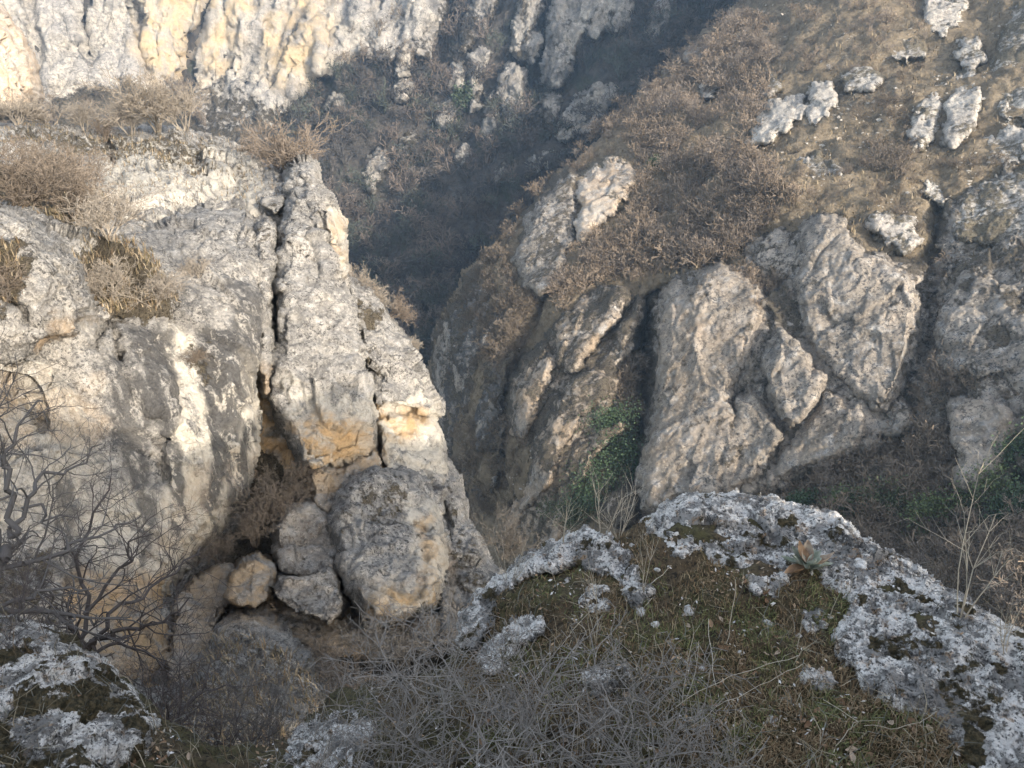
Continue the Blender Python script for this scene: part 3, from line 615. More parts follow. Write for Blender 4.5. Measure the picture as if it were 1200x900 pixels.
NOSE = [(403, 322), (412, 330), (430, 345), (444, 362), (456, 380), (470, 396), (480, 414), (490, 432), (500, 450), (508, 464), (514, 474), (512, 482), (505, 487), (508, 500), (516, 520), (522, 540), (526, 560), (520, 600), (500, 610), (470, 590), (450, 560), (440, 540),
        (441, 515), (437, 485), (430, 450), (424, 424), (419, 390), (408, 350)]
build('rock_nose', off(1.1), NOSE, M_left, cliff, st=1.6, edge=13, bulge=.7, sink=.4, grow=3, rough=(1.7, .26), vert=.1, seed=451, back=6, warp=2.2, fine=.3,
      cracks=[([(423, 424), (436, 434), (448, 440)], 2.5, .4), ([(440, 486), (460, 478), (480, 482), (500, 490)], 4, .4), ([(438, 500), (441, 530), (448, 555)], 3, .6)],
      lumps=[([(424, 430), (452, 440), (462, 456), (455, 476), (440, 482), (432, 460)], 14, .35)],
      maskf=mk(creamp=[([(490, 450), (520, 470), (515, 500), (525, 560), (440, 560), (440, 480), (480, 475)], .8)], ochp=[([(438, 486), (462, 478), (500, 486), (498, 506), (480, 520), (460, 515), (442, 512)], 1.), ([(430, 520), (450, 510), (460, 560), (440, 560)], .6)], earthp=[([(404, 322), (450, 362), (450, 390), (430, 385), (412, 360)], .75), ([(420, 380), (432, 390), (440, 440), (426, 430)], .7)], noise=.05, top=.2))
LOW = [(388, 618), (392, 598), (400, 578), (416, 562), (440, 550), (470, 552), (496, 566), (512, 590), (520, 620), (522, 660), (519, 690), (508, 712), (486, 720), (462, 726), (438, 726), (424, 716), (410, 690), (398, 656)]
build('overhanging_block', off(1.7), LOW, M_left, cliff, st=1.6, edge=20, bulge=.9, sink=.6, grow=6, rough=(1.8, .22), vert=.1, seed=461, back=4, warp=2.6, fine=.3,
      maskf=mk(creamp=[([(480, 580), (520, 600), (522, 710), (430, 726), (440, 690), (495, 690)], .9)], ochp=[([(425, 690), (470, 690), (520, 660), (520, 710), (430, 730)], 1.), ([(488, 600), (512, 600), (518, 660), (495, 700), (490, 650)], .8)], earthp=[([(420, 560), (480, 560), (500, 600), (460, 620), (410, 600)], .45)], noise=.08, top=.25))
build('rock_shoulder', off(.9), [(505, 560), (518, 548), (530, 565), (538, 590), (541, 612), (554, 628), (560, 644), (566, 660), (580, 674), (584, 690), (600, 760), (560, 770), (520, 740), (516, 690), (520, 640), (512, 600)], M_left, cliff, st=1.7, edge=11, bulge=.6, sink=.3, grow=7,
      rough=(.9, .15), seed=471, back=6, warp=2.5, fine=.3, cracks=[([(514, 580), (524, 610), (528, 640)], 3, .4)], maskf=mk(ochp=[([(520, 640), (540, 650), (530, 720)], .4)], noise=.07))
blocks = [
 ('rock_block', [(306, 216), (312, 207), (322, 205), (331, 213), (331, 240), (322, 248), (310, 238)], 1.0, 8, .0, None),
 ('rock_block', [(344, 206), (346, 192), (358, 188), (366, 195), (367, 212), (356, 220)], 1.5, 8, .0, None),
 ('overhanging_block', [(364, 560), (372, 545), (400, 548), (438, 528), (448, 545), (440, 556), (415, 565), (400, 580), (385, 600), (372, 590)], 1.5, 14, .9, 'ochre underside'),
 ('rock_block', [(322, 610), (336, 596), (364, 592), (386, 606), (398, 640), (396, 664), (372, 672), (348, 676), (330, 664), (322, 640)], 1.6, 20, .25, None),
 ('rock_block', [(318, 690), (326, 672), (350, 676), (384, 664), (400, 680), (404, 704), (398, 720), (384, 726), (360, 718), (338, 708), (322, 700)], 2.1, 14, .2, None),
 ('rock_block', [(268, 700), (272, 674), (286, 660), (302, 655), (316, 664), (320, 684), (312, 700), (298, 708), (280, 706)], 1.9, 16, .95, None),
 ('rock_slab', [(208, 704), (224, 682), (246, 672), (268, 668), (276, 700), (262, 718), (250, 740), (240, 766), (226, 800), (204, 820), (196, 770), (204, 730)], 1.0, 12, .8, None),
 ('rock_ledge', [(300, 706), (330, 702), (372, 724), (400, 730), (440, 730), (500, 722), (520, 735), (500, 760), (440, 766), (390, 762), (330, 742), (300, 722)], 1.0, 16, .75, None),
]
for k, (n, p, d, e, oc, lab) in enumerate(blocks):
    o, _ = build(n, off(d), p, M_left, cliff, st=1.6, edge=e*.5, bulge=.45, sink=.6, grow=5, rough=(1.6, .17), seed=480+k*5, back=3, warp=2.4, fine=.25, maskf=mk(whole_och=oc*.75, noise=.08, top=.3, seed=k))
_, S_KNOLL = build('rock_hump', off(.9), [(272, 712), (300, 706), (334, 716), (352, 736), (372, 758), (392, 782), (402, 820), (380, 870), (330, 910), (200, 930), (170, 860), (190, 810), (214, 790), (234, 752), (250, 728)], M_left, cliff, st=1.8, edge=45, bulge=1.5, sink=.9,
      rough=(1.0, .16), seed=520, back=5, warp=4, fine=.3, maskf=mk(earthp=[([(260, 730), (400, 780), (400, 900), (180, 930), (200, 820)], .38)], ochp=[([(265, 715), (310, 712), (330, 735), (270, 740)], .7)], noise=.13, top=.3))
_, S_LOWL = build('rock_face', off(.5), [(-200, 700), (100, 740), (200, 800), (260, 850), (300, 960), (-200, 960)], M_left, cliff, st=3, edge=45, bulge=.5, sink=.9, rough=(1.0, .16), seed=530, back=5, maskf=mk(ochp=[([(100, 740), (200, 780), (190, 840), (100, 830)], .9)], noise=.13))

# ================================================================== plant generators
def grow(rng, p, d, L, w, lv, spec, out, up=0.1, bend=.35):
    """lv indexes spec: (steps, children, length ratio, angle) per level; out collects p0 p1 w0 w1"""
    steps, kids, ratio, ang = spec[lv]; step = L/steps; path = [p]
    for i in range(steps):
        d = d+rng.normal(size=3)*bend*.5+np.array([0, 0, up]); d /= np.linalg.norm(d)
        q = p+d*step; w1 = w*(1-.55*(i+1)/steps); w0 = w*(1-.55*i/steps)
        out.append((*p, *q, w0, w1)); p = q; path.append((p, d, w1))
    if lv+1 < len(spec):
        for k in range(kids):
            t = rng.uniform(.25, 1); i = min(steps, max(1, int(math.ceil(t*steps)))); b, bd, bw = path[i]
            a = rng.normal(size=3); a -= a@bd*bd; a /= np.linalg.norm(a)+1e-9
            an = radians(ang*rng.uniform(.7, 1.3)); nd = bd*cos(an)+a*sin(an)
            grow(rng, b, nd, L*ratio*rng.uniform(.6, 1.2), bw*.72, lv+1, spec, out, up, bend)

def plant_segs(seed, stems, L, w, spec, spread=.8, up=.1, bend=.35, base=.05):
    rng = np.random.default_rng(seed); out = []
    for k in range(stems):
        a = rng.uniform(0, 2*pi); s = spread*math.sqrt(rng.uniform(0, 1))
        d = np.array([cos(a)*s, sin(a)*s, 1.]); d /= np.linalg.norm(d)
        grow(rng, np.array([cos(a), sin(a), 0])*base*rng.uniform(0, 1), d, L*rng.uniform(.7, 1.1), w, 0, spec, out, up, bend)
    return np.array(out)

def seg_mesh(S, sides=3, seed=0):
    """segments to tapered twigs: sides 2 = one flat blade, 3+ = prisms"""
    rng = np.random.default_rng(seed); A, B = S[:, :3], S[:, 3:6]; wa, wb = S[:, 6:7]/2, S[:, 7:8]/2
    d = B-A; d /= np.maximum(np.linalg.norm(d, axis=1, keepdims=True), 1e-9)
    r = rng.normal(size=A.shape); x = np.cross(d, r); x /= np.maximum(np.linalg.norm(x, axis=1, keepdims=True), 1e-9); y = np.cross(d, x)
    n = len(S)
    if sides == 2:
        V = np.stack([A-x*wa, A+x*wa, B+x*wb, B-x*wb], 1).reshape(-1, 3); i = np.arange(n)[:, None]*4
        return V, i+np.array([[0, 1, 2, 3]])
    ring = [(cos(2*pi*k/sides), sin(2*pi*k/sides)) for k in range(sides)]
    V = np.stack([A+(x*c+y*s)*wa for c, s in ring]+[B+(x*c+y*s)*wb for c, s in ring], 1).reshape(-1, 3)
    i = np.arange(n)[:, None]*2*sides
    Q = np.concatenate([i+np.array([[k, (k+1) % sides, sides+(k+1) % sides, sides+k]]) for k in range(sides)])
    return V, Q

def blades(P, length, width, lean, seed, N=None):
    """grass blades standing on points P, two bends each"""
    rng = np.random.default_rng(seed); n = len(P); a = rng.uniform(0, 2*pi, n); L = length*rng.uniform(.5, 1.25, n)
    h = np.stack([np.cos(a), np.sin(a), np.zeros(n)], -1); s = np.stack([-np.sin(a), np.cos(a), np.zeros(n)], -1); le = lean*rng.uniform(.2, 1.3, n)
    z = np.array([0, 0, 1.]); W = (width*rng.uniform(.6, 1.3, n))[:, None]
    m = P+(h*(le*.35)[:, None]+z)*(L*.5)[:, None]; t = P+(h*le[:, None]+z*(1-.25*le)[:, None])*L[:, None]
    V = np.stack([P-s*W/2, P+s*W/2, m+s*W*.4, m-s*W*.4, t], 1).reshape(-1, 3); i = np.arange(n)[:, None]*5
    return V, i+np.array([[0, 1, 2, 3]]), i+np.array([[3, 2, 4]])

def tint_material(name, rough=.8, k=1.):
    g = NT(name); _, c = g.attr('m'); g.color(c); g.b.inputs['Roughness'].default_value = rough
    return g.m
M_blade = tint_material('grass_blades')
def cmix(rng, n, cols, p=None):
    cols = np.array(cols); c = cols[rng.choice(len(cols), n, p=p)]; return np.clip(c*rng.uniform(.7, 1.3, (n, 1)), 0, 1)

# ================================================================== the ledge the photographer stands on
HT = Field([(800, 590, 1.80), (900, 595, 1.80), (1000, 640, 1.76), (1200, 750, 1.64), (1450, 860, 1.6), (600, 690, 2.0), (690, 632, 1.92), (550, 735, 2.12), (400, 820, 2.15), (330, 870, 2.1), (230, 870, 1.98), (150, 800, 1.88), (0, 728, 1.78), (-150, 720, 1.75),
            (500, 900, 1.86), (700, 900, 1.74), (900, 900, 1.70), (1200, 900, 1.66), (800, 720, 1.80), (900, 780, 1.75), (650, 780, 1.86), (100, 900, 1.78), (0, 850, 1.74), (700, 1010, 1.72), (0, 1010, 1.7), (1300, 1010, 1.64), (1450, 1000, 1.6)])
def gr(u, v): return HT(u, v)/(-ray(u, v)[..., 2])
GP = [(-260, 715), (0, 726), (60, 745), (115, 775), (165, 815), (215, 860), (250, 880), (310, 876), (350, 850), (400, 812), (460, 806), (520, 776), (543, 740), (552, 712), (575, 688), (610, 668), (650, 648), (690, 632), (730, 622), (770, 606),
      (800, 592), (880, 592), (925, 600), (965, 612), (1000, 634), (1040, 658), (1090, 688), (1150, 722), (1200, 750), (1330, 812), (1520, 860), (1520, 1040), (-260, 1040)]

def lichen_material():
    """grey limestone under a white lichen crust, black pits, rust spots, moss in the hollows (R)"""
    g = NT('lichen_limestone'); m, _ = g.attr()
    a = g.noise(9, 5, .6); b = g.noise(38, 7, .72); c1 = g.noise(120, 5, .7); d = g.noise(20, 5, .65)
    c = g.mix(g.rng(a, .4, .6), (.34, .325, .30), (.20, .19, .175))
    c = g.mix(g.rng(g.noise(60, 5, .7), .52, .62), c, (.07, .068, .062))
    w = g.rng(g.math('ADD', g.math('MULTIPLY', g.noise(6, 3, .6), .35), g.math('ADD', g.math('MULTIPLY', d, .30), g.math('MULTIPLY', b, .35))), .465, .50)
    c = g.mix(g.math('MULTIPLY', w, .92), c, g.mix(g.rng(c1, .35, .65), (.86, .82, .76), (.62, .59, .54)))
    og = g.math('MULTIPLY', g.rng(g.noise(16, 5, .7), .56, .62), g.rng(b, .42, .55)); c = g.mix(g.math('MULTIPLY', og, .6), c, (.36, .20, .07))
    bl = g.rng(g.math('ADD', g.math('MULTIPLY', c1, .5), g.math('MULTIPLY', b, .5)), .525, .575); c = g.mix(g.math('MULTIPLY', bl, .85), c, (.028, .028, .026))
    mo = g.rng(g.math('ADD', m[0], g.math('MULTIPLY', g.math('SUBTRACT', g.noise(26, 6, .7), .5), 1.6)), .42, .6)
    c = g.mix(mo, c, g.mix(g.rng(g.noise(70, 4, .7), .4, .6), (.04, .036, .02), (.11, .085, .045)))
    g.color(c)
    g.bump(g.math('ADD', g.math('ADD', b, g.math('MULTIPLY', w, .35)), g.math('MULTIPLY', c1, .5)), .022)
    return g.m
M_lich = lichen_material()
def soil_material():
    g = NT('mossy_soil'); m, _ = g.attr()
    a = g.noise(5, 5, .6); b = g.noise(45, 7, .72); c1 = g.noise(160, 4, .7)
    c = g.mix(g.rng(a, .42, .6), (.085, .078, .035), (.11, .08, .048)); c = g.mix(g.rng(b, .45, .62), c, (.03, .025, .017))
    c = g.mix(g.rng(c1, .55, .68), c, (.15, .12, .07)); c = g.mix(g.rng(g.noise(30, 6, .75), .66, .70), c, (.38, .38, .37))
    g.color(c); g.bump(g.math('ADD', b, g.math('MULTIPLY', c1, .6)), .02)
    return g.m
M_soil = soil_material()

def ground():
    st = 2.2
    U, V = np.meshgrid(np.arange(-260, 1520, st), np.arange(580, 1040, st))
    wu = U+9*pxn(U, V, 22, 611, 4); wv = V+9*pxn(U, V, 22, 612, 4)
    sd = sdf(wu, wv, GP); e = np.clip(sd/40, 0, 1)
    r = gr(U, V)+.16*(1-np.sqrt(1-(1-e)**2))
    P = ray(U, V)*r[..., None]; N = normals(P)
    h = .05*fbm(P, 2.2, 3, 81)+.03*fbm(P, 8, 3, 82)+.012*fbm(P, 30, 3, 83)
    P = P+N*h[..., None]
    gridmesh('ground', P, sd > -3, np.zeros(U.shape+(3,)), M_soil, .9, down=.7)['kind'] = 'structure'
    return Sheet(P, -260, 580, st)
S_G = ground()

def behind():
    """the ledge goes on behind the viewer; an added bank blocks the low sun"""
    X, Y = np.meshgrid(np.arange(-9, 12, .12), np.arange(-11, 4.2, .12))
    s = (X-Y)/math.sqrt(2); p = (X+Y)/math.sqrt(2)
    top = np.interp(p, [-9, .6, 1.2, 1.8, 2.3, 2.7, 3.4, 6.5], [3.2, 3.0, 2.2, 1.7, 1.3, .2, -.9, -1.5])  # height of the added bank, set to shade the foreground ledge
    Z = -1.72+top*sstep(s, 1.1, 2.3)-.08*(s < 1.1)-1.2*sstep(s, 6, 9)
    Z = Z-.06*sstep(Y, .2, .9)*(s < 1.1)
    P = np.stack([X, Y, Z], -1); P[..., 2] += .09*fbm(P, 1.1, 4, 91)
    gridmesh('ground', P, (Y < .9) | (s > 1.0), np.zeros(X.shape+(3,)), M_soil)['kind'] = 'structure'
behind()

def mF(moss=(), amt=.15, sc=9):
    def f(U, V, P, N):
        M = np.zeros(U.shape+(3,)); M[..., 0] = np.clip(amt+1.7*fbm(P, sc, 4, 650), 0, 1)
        for p, a in moss: M[..., 0] = np.maximum(M[..., 0], a*pmask(U, V, p, 8, 651, 9))
        return M
    return f
LEDGE = [(764, 620), (778, 604), (800, 592), (840, 589), (880, 590), (912, 596), (938, 606), (966, 610), (990, 622), (1004, 640), (1040, 656), (1080, 680), (1120, 706), (1160, 728), (1200, 750), (1300, 800), (1420, 850), (1440, 1040), (1150, 1040), (1138, 900),
         (1120, 872), (1085, 842), (1050, 826), (1022, 812), (1008, 790), (985, 768), (978, 748), (992, 728), (1000, 706), (978, 690), (962, 672), (930, 676), (912, 700), (888, 702), (866, 684), (846, 672), (830, 650), (806, 648), (790, 658), (776, 645)]
f_rocks = [
 ('rock_ledge', LEDGE, .045, 20, 'long white lichen covered ledge curving across the right foreground', (([(812, 602), (850, 608), (890, 625), (850, 640), (820, 630)], .42), ([(1040, 742), (1080, 730), (1100, 760), (1060, 770), (1010, 760)], .6), ([(1095, 780), (1150, 800), (1200, 810), (1150, 840), (1105, 830)], .55), ([(1130, 850), (1160, 860), (1150, 900), (1120, 900)], 1.), ([(830, 640), (860, 650), (880, 690), (850, 675)], .6)), (1.0,)),
 ('rock', [(543, 752), (548, 724), (560, 704), (576, 690), (598, 676), (612, 664), (640, 650), (668, 636), (690, 630), (714, 636), (738, 648), (744, 664), (752, 684), (760, 696), (748, 712), (736, 706), (730, 690), (716, 676), (700, 668), (676, 660), (652, 664), (626, 668), (602, 684), (590, 704), (580, 724), (566, 742), (554, 758)], .04, 11, 'white crusted rock arching along the left crest of the ledge', (), ()),
 ('rock', [(594, 742), (600, 728), (616, 724), (634, 728), (630, 742), (616, 756), (600, 756)], .03, 10, 'small white crusted rock above the thorn bush', (), ()),
 ('rock', [(686, 794), (696, 778), (716, 770), (738, 776), (742, 794), (724, 806), (700, 808)], .03, 10, 'pale rounded rock half hidden in the thorn twigs', (), ()),
 ('rock', [(940, 796), (942, 783), (954, 782), (964, 790), (978, 802), (992, 816), (994, 826), (982, 822), (966, 810), (952, 806)], .02, 6, 'white stone strip lying in the moss left of the ledge', (), ()),
 ('rock', [(943, 728), (946, 720), (958, 718), (965, 724), (962, 735), (950, 738)], .022, 7, 'small grey stone in the moss just left of the ledge', (), ()),
 ('rock', [(648, 690), (662, 676), (690, 680), (706, 694), (716, 716), (700, 722), (682, 710), (660, 706)], .02, 8, 'broken white patch of rock inside the curve of the arching crest rock', (([(670, 680), (700, 700), (690, 715)], .4),), ()),
 ('rock', [(566, 770), (580, 752), (600, 748), (596, 768), (580, 784), (566, 786)], .02, 7, 'white fleck of rock at the left foot of the arching crest rock', (), ()),
 ('rock', [(-260, 722), (-20, 722), (30, 734), (70, 750), (118, 780), (150, 812), (176, 850), (170, 885), (120, 910), (60, 930), (-260, 960)], .05, 26, 'crumbling white flecked rock in the bottom left corner', (([(60, 800), (110, 790), (130, 830), (90, 850)], .7),), ()),
 ('rock', [(336, 884), (350, 862), (372, 846), (398, 834), (420, 838), (436, 856), (440, 886), (430, 930), (340, 930)], .05, 18, 'whitish crusted rock under the left end of the thorn bush', (), ()),
]
F_SH = {}
for k, (nm, p, b, e, lab, moss, _x) in enumerate(f_rocks):
    if not lab: continue
    o, sh = build(nm, gr, p, M_lich, st=1.35 if k == 0 else 1.2, edge=e, bulge=b, sink=.05, rough=(.12, .026), seed=700+k*9, back=.30, warp=5.5, wsc=16, margin=5, maskf=mF(moss, .38 if 'corner' in lab else .06), fine=.035, prof=.7, down=.12, grow=9 if k == 0 else 6)
    tagp(o, lab, 'rock', 'lichen crusted rocks on the ledge'); F_SH[k] = sh
F_POLY = [r[1] for r in f_rocks if r[4]]

def inpolys(u, v, polys, m=0.):
    r = np.zeros(np.shape(u), bool)
    for p in polys: r |= sdf(u, v, p) > m
    return r

# loose stones and chips on the moss
def stone_mesh(seed, r):
    import bmesh
    bm = bmesh.new(); bmesh.ops.create_icosphere(bm, subdivisions=3, radius=1)
    V = np.array([v.co for v in bm.verts]); n = V/np.linalg.norm(V, axis=1, keepdims=True)
    V = V*(1+.55*fbm(n+seed*3.1, 1.1, 3, seed)+.25*fbm(n, 3.5, 3, seed+1))[:, None]*np.array([1, .8, .5])*r
    for v, c in zip(bm.verts, V): v.co = c
    me = bpy.data.meshes.new('stone'); bm.to_mesh(me); bm.free(); me.polygons.foreach_set('use_smooth', [True]*len(me.polygons)); me.materials.append(M_chip); return me
g = NT('chalky_stone'); g.color(g.mix(g.rng(g.noise(60, 5, .7), .4, .65), (.56, .55, .52), (.24, .22, .19))); g.bump(g.noise(90, 5, .7), .01); M_chip = g.m
stones = [(905, 850, 7, 'bright white pebble alone on the moss near the bottom edge'), (808, 712, 8, 'white stone at the left foot of the lichen ledge'), (803, 716, 4, 'tiny chip touching the white stone at the foot of the ledge'), (900, 728, 5, 'pale pebble in the brown moss between ledge and grass'),
          (936, 749, 4, 'small pebble above the white stone strip'), (824, 780, 6, 'angular white chip among dry stalks'), (767, 732, 6, 'white pebble below the arching crest rock'), (770, 668, 4, 'pebble beside the notch in the ledge'), (741, 641, 4, 'small white pebble by the crest rock'), (952, 888, 4, 'pebble at the bottom edge below the white stone strip'),
          (843, 850, 4, 'grey pebble left of the bright white pebble'), (792, 865, 5, 'pebble among thorns at the bottom edge'), (1008, 660, 10, 'white knob sitting on top of the ledge'), (868, 765, 4, 'small stone between dry leaves and the ledge'), (751, 716, 7, 'loose stone under the end of the arching crest rock')]
for k, (u, v, r, lab) in enumerate(stones):
    P = S_G.at(u, v); sc = np.linalg.norm(P)/F
    if k == 12: P = F_SH[0].at(u, v)
    o = obj('stone', stone_mesh(900+k, r*sc*1.0)); o.location = P+np.array([0, 0, -r*sc*.05]); o.rotation_euler = (.2, .1, k*1.7)
    tagp(o, lab, 'stone', 'loose stones on the ledge')

# moss, short grass and litter: nobody could count it
def turf():
    rng = np.random.default_rng(5); n = 70000
    u = rng.uniform(540, 1200, n); v = rng.uniform(600, 930, n)
    ok = inside(u, v, GP) & ~inpolys(u, v, F_POLY, 3)
    den = pxn(u, v, 45, 800, 3)+.35*(u-700)/500+.2
    ok &= rng.uniform(0, 1, n) < np.clip(.35+1.1*den, .12, 1)
    u, v = u[ok], v[ok]; P = S_G.at(u, v)-np.array([0, 0, .004]); k = len(P)
    gn = sstep(pxn(u, v, 55, 801, 3), -.18, .25)
    c1 = cmix(rng, k, [(.14, .155, .06), (.18, .17, .07), (.10, .115, .05)]); c2 = cmix(rng, k, [(.18, .12, .065), (.13, .09, .05), (.26, .20, .12)])
    col = np.where((rng.uniform(0, 1, k) < gn*.75)[:, None], c1, c2)
    V, Q, T = blades(P, .024, .0026, .9, 6)
    o = obj('grass', mkmesh('grass', V, quads=Q, tris=T, attrs={'m': np.repeat(col, 5, 0)}, mat=M_blade)); o['kind'] = 'stuff'
    # longer dry blades
    n = 5200; u = rng.uniform(-40, 1130, n); v = rng.uniform(690, 960, n)
    ok = inside(u, v, GP) & ~inpolys(u, v, F_POLY[:1], 0) & (rng.uniform(0, 1, n) < .4+1.2*pxn(u, v, 60, 802, 3)+.3*(u < 820))
    P = S_G.at(u[ok], v[ok]); k = len(P)
    V, Q, T = blades(P, .085, .0022, 1.1, 7)
    col = cmix(rng, k, [(.20, .165, .11), (.27, .235, .17), (.12, .085, .05), (.15, .15, .13)])
    o = obj('grass', mkmesh('dry_grass', V, quads=Q, tris=T, attrs={'m': np.repeat(col, 5, 0)}, mat=M_blade)); o['kind'] = 'stuff'
turf()
def litter():
    rng = np.random.default_rng(15); n = 9000; u = rng.uniform(-40, 1180, n); v = rng.uniform(620, 950, n)
    ok = inside(u, v, GP) & (rng.uniform(0, 1, n) < sstep(pxn(u, v, 35, 810, 4), -.1, .35)); P = S_G.at(u[ok], v[ok])+np.array([0, 0, .008]); k = len(P)
    a = rng.normal(size=(k, 3))*np.array([1, 1, .35]); a /= np.linalg.norm(a, axis=1, keepdims=True); b = np.cross(a, rng.normal(size=(k, 3))*.4+np.array([0, 0, 1])); b /= np.linalg.norm(b, axis=1, keepdims=True)
    s = rng.uniform(.003, .010, (k, 1)); V = np.stack([P-a*s, P-b*s*.45+a*s*.1, P+a*s, P+b*s*.45], 1).reshape(-1, 3)
    col = cmix(rng, k, [(.40, .36, .30), (.30, .21, .13), (.55, .53, .50), (.16, .10, .06)], [.25, .35, .15, .25])
    o = obj('leaf_litter', mkmesh('leaf_litter', V, quads=np.arange(k)[:, None]*4+np.array([[0, 1, 2, 3]]), attrs={'m': np.repeat(col, 4, 0)}, mat=M_blade, smooth=False)); o['kind'] = 'stuff'
litter()

M_thorn = twig_material('grey_thorn_bark', (.10, .09, .08), (.25, .23, .205))
M_bark = twig_material('dark_bark', (.06, .05, .045), (.12, .105, .10))
M_stalk = twig_material('dry_stalk', (.32, .27, .19), (.42, .38, .31))
def mk_plant(name, S, sides, mat, loc, rz=0., sc=1., seed=0):
    V, Q = seg_mesh(S, sides, seed); o = obj(name, mkmesh(name, V, quads=Q, mat=mat, smooth=sides > 3)); o.location = loc; o.rotation_euler = (0, 0, rz); o.scale = (sc,)*3
    return o
thorn_spec = [(6, 8, .60, 58), (4, 7, .34, 68), (2, 1, .6, 66), (1, 0, .4, 60)]
thorn_protos = [plant_segs(40+k, 5, .31, .0072, thorn_spec, 1.15, .02, .30, .03) for k in range(4)]
for S in thorn_protos: S[:, 6:] = np.maximum(S[:, 6:], .0016)
tmesh = []
for k, S in enumerate(thorn_protos):
    V, Q = seg_mesh(S, 3, k); tmesh.append(mkmesh('thorn_bush', V, quads=Q, mat=M_thorn, smooth=False))
thorns = [(455, 905, 1.0, 'thorn bush at the left end of the grey tangle above the crusted rock'), (520, 890, 1.05, 'thorn bush left of the middle of the tangle, in front of the gully'), (585, 910, 1.1, 'thorn bush in the middle of the tangle at the bottom edge'),
          (640, 870, 1.0, 'thorn bush right of the middle below the small crusted rock'), (700, 905, 1.05, 'thorn bush in front of the pale rounded rock'), (765, 915, .85, 'thorn bush at the right end of the tangle beside the moss'),
          (490, 845, .95, 'thorn bush reaching over the drop on the far side of the tangle'), (410, 935, .85, 'low thorn bush in the bottom edge over the whitish rock'), (660, 960, .9, 'nearest thorn bush cut by the bottom edge, right of the middle'), (735, 850, .55, 'small sparse thorn bush standing against the moss'), (830, 950, .6, 'small thorn bush cut by the bottom edge on the moss side')]
for k, (u, v, s, lab) in enumerate(thorns):
    o = obj('thorn_bush', tmesh[k % 4]); o.location = S_G.at(u, v)-np.array([0, 0, .01]); o.rotation_euler = (0, 0, k*1.9); o.scale = (s, s, s*.85)
    tagp(o, lab, 'bush', 'grey thorn bushes in the bottom foreground')

def pp(u, v, r): return ray(u, v)*r
# dry herb stalks on the crest of the ledge
def stalk(loc, h, seed, lab, n=3, spec=None, w=.004, spread=.25, cat='dry plant', name='dry_stalk', mat=None, up=.05, grp='dry stalks standing on the ledge'):
    S = plant_segs(seed, n, h, w, spec or [(6, 6, .4, 35), (3, 3, .4, 40), (2, 0, .4, 40)], spread, up, .14, .01)
    o = mk_plant(name, S, 3, mat or M_stalk, loc, seed, 1, seed); tagp(o, lab, cat, grp); return o
stalk(S_G.at(1124, 735), .42, 11, 'tall branching dry herb standing against the brown thicket, right of the ledge', 4, w=.0045)
stalk(S_G.at(655, 650), .30, 12, 'forked dry stalk rising over the crest against the dark gully', 3)
stalk(S_G.at(705, 640), .28, 13, 'dry stalk on the crest left of the notch', 3)
stalk(S_G.at(725, 634), .20, 14, 'bushy white dry herb on the crest beside the notch', 7, w=.003, spread=.6)
stalk(S_G.at(598, 690), .22, 15, 'fan of dry grass stems at the left tip of the crest', 12, [(5, 0, .4, 30)], .0022, .7)
stalk(S_G.at(752, 700), .22, 16, 'thin straw coloured stalk in front of the crest rock', 2, w=.003)
stalk(S_G.at(866, 905), .22, 17, 'bent straw stalk on the moss at the bottom edge', 2, [(5, 3, .3, 35), (2, 0, .4, 40)], .003, .6)
stalk(S_G.at(800, 830), .26, 18, 'long straw stalk leaning over the moss', 2, [(6, 2, .3, 30), (2, 0, .4, 40)], .003, .9)
stalk(S_G.at(700, 760), .24, 19, 'pale forked stalk rising from the thorn tangle', 2, w=.004)
stalk(S_G.at(1180, 775), .20, 20, 'short dry herb behind the ledge at the right edge', 5, w=.003, spread=.8)
# long lying straws
straws = [[(800, 862), (850, 835), (900, 815), (936, 799)], [(780, 838), (830, 815), (880, 800), (934, 790)], [(850, 760), (856, 730), (860, 700)], [(838, 812), (832, 770), (828, 735)], [(1010, 862), (1050, 868), (1092, 855)], [(975, 890), (990, 870), (1000, 865), (960, 846)], [(786, 668), (762, 690), (740, 706)], [(560, 790), (640, 775), (700, 720)]]
for k, st in enumerate(straws):
    P = [S_G.at(u, v)+np.array([0, 0, .02+.012*i]) for i, (u, v) in enumerate(st)]
    Q_ = [P[0]]
    for a, b in zip(P[:-1], P[1:]):
        for t in (.25, .5, .75, 1.): Q_.append(a*(1-t)+b*t+np.array([math.sin(k*3+len(Q_)*1.3), math.cos(k+len(Q_)*1.9), .5*math.sin(len(Q_))])*.0035)
    P = Q_
    S = np.array([(*a, *b, .0022, .0016) for a, b in zip(P[:-1], P[1:])])
    V, Q = seg_mesh(S, 4, k); o = obj('straw', mkmesh('straw', V, quads=Q, mat=M_stalk))
    tagp(o, ['long straw lying towards the white stone strip, lower of two', 'long straw lying towards the white stone strip, upper of two', 'upright thin straw in the moss left of the rosette', 'thin straw standing left of the upright one', 'short straw lying at the foot of the ledge near the bottom', 'kinked straw at the bottom edge', 'straw bridging the notch of the crest', 'long straw over the thorn bushes'][k], 'straw', 'straws on the ledge')

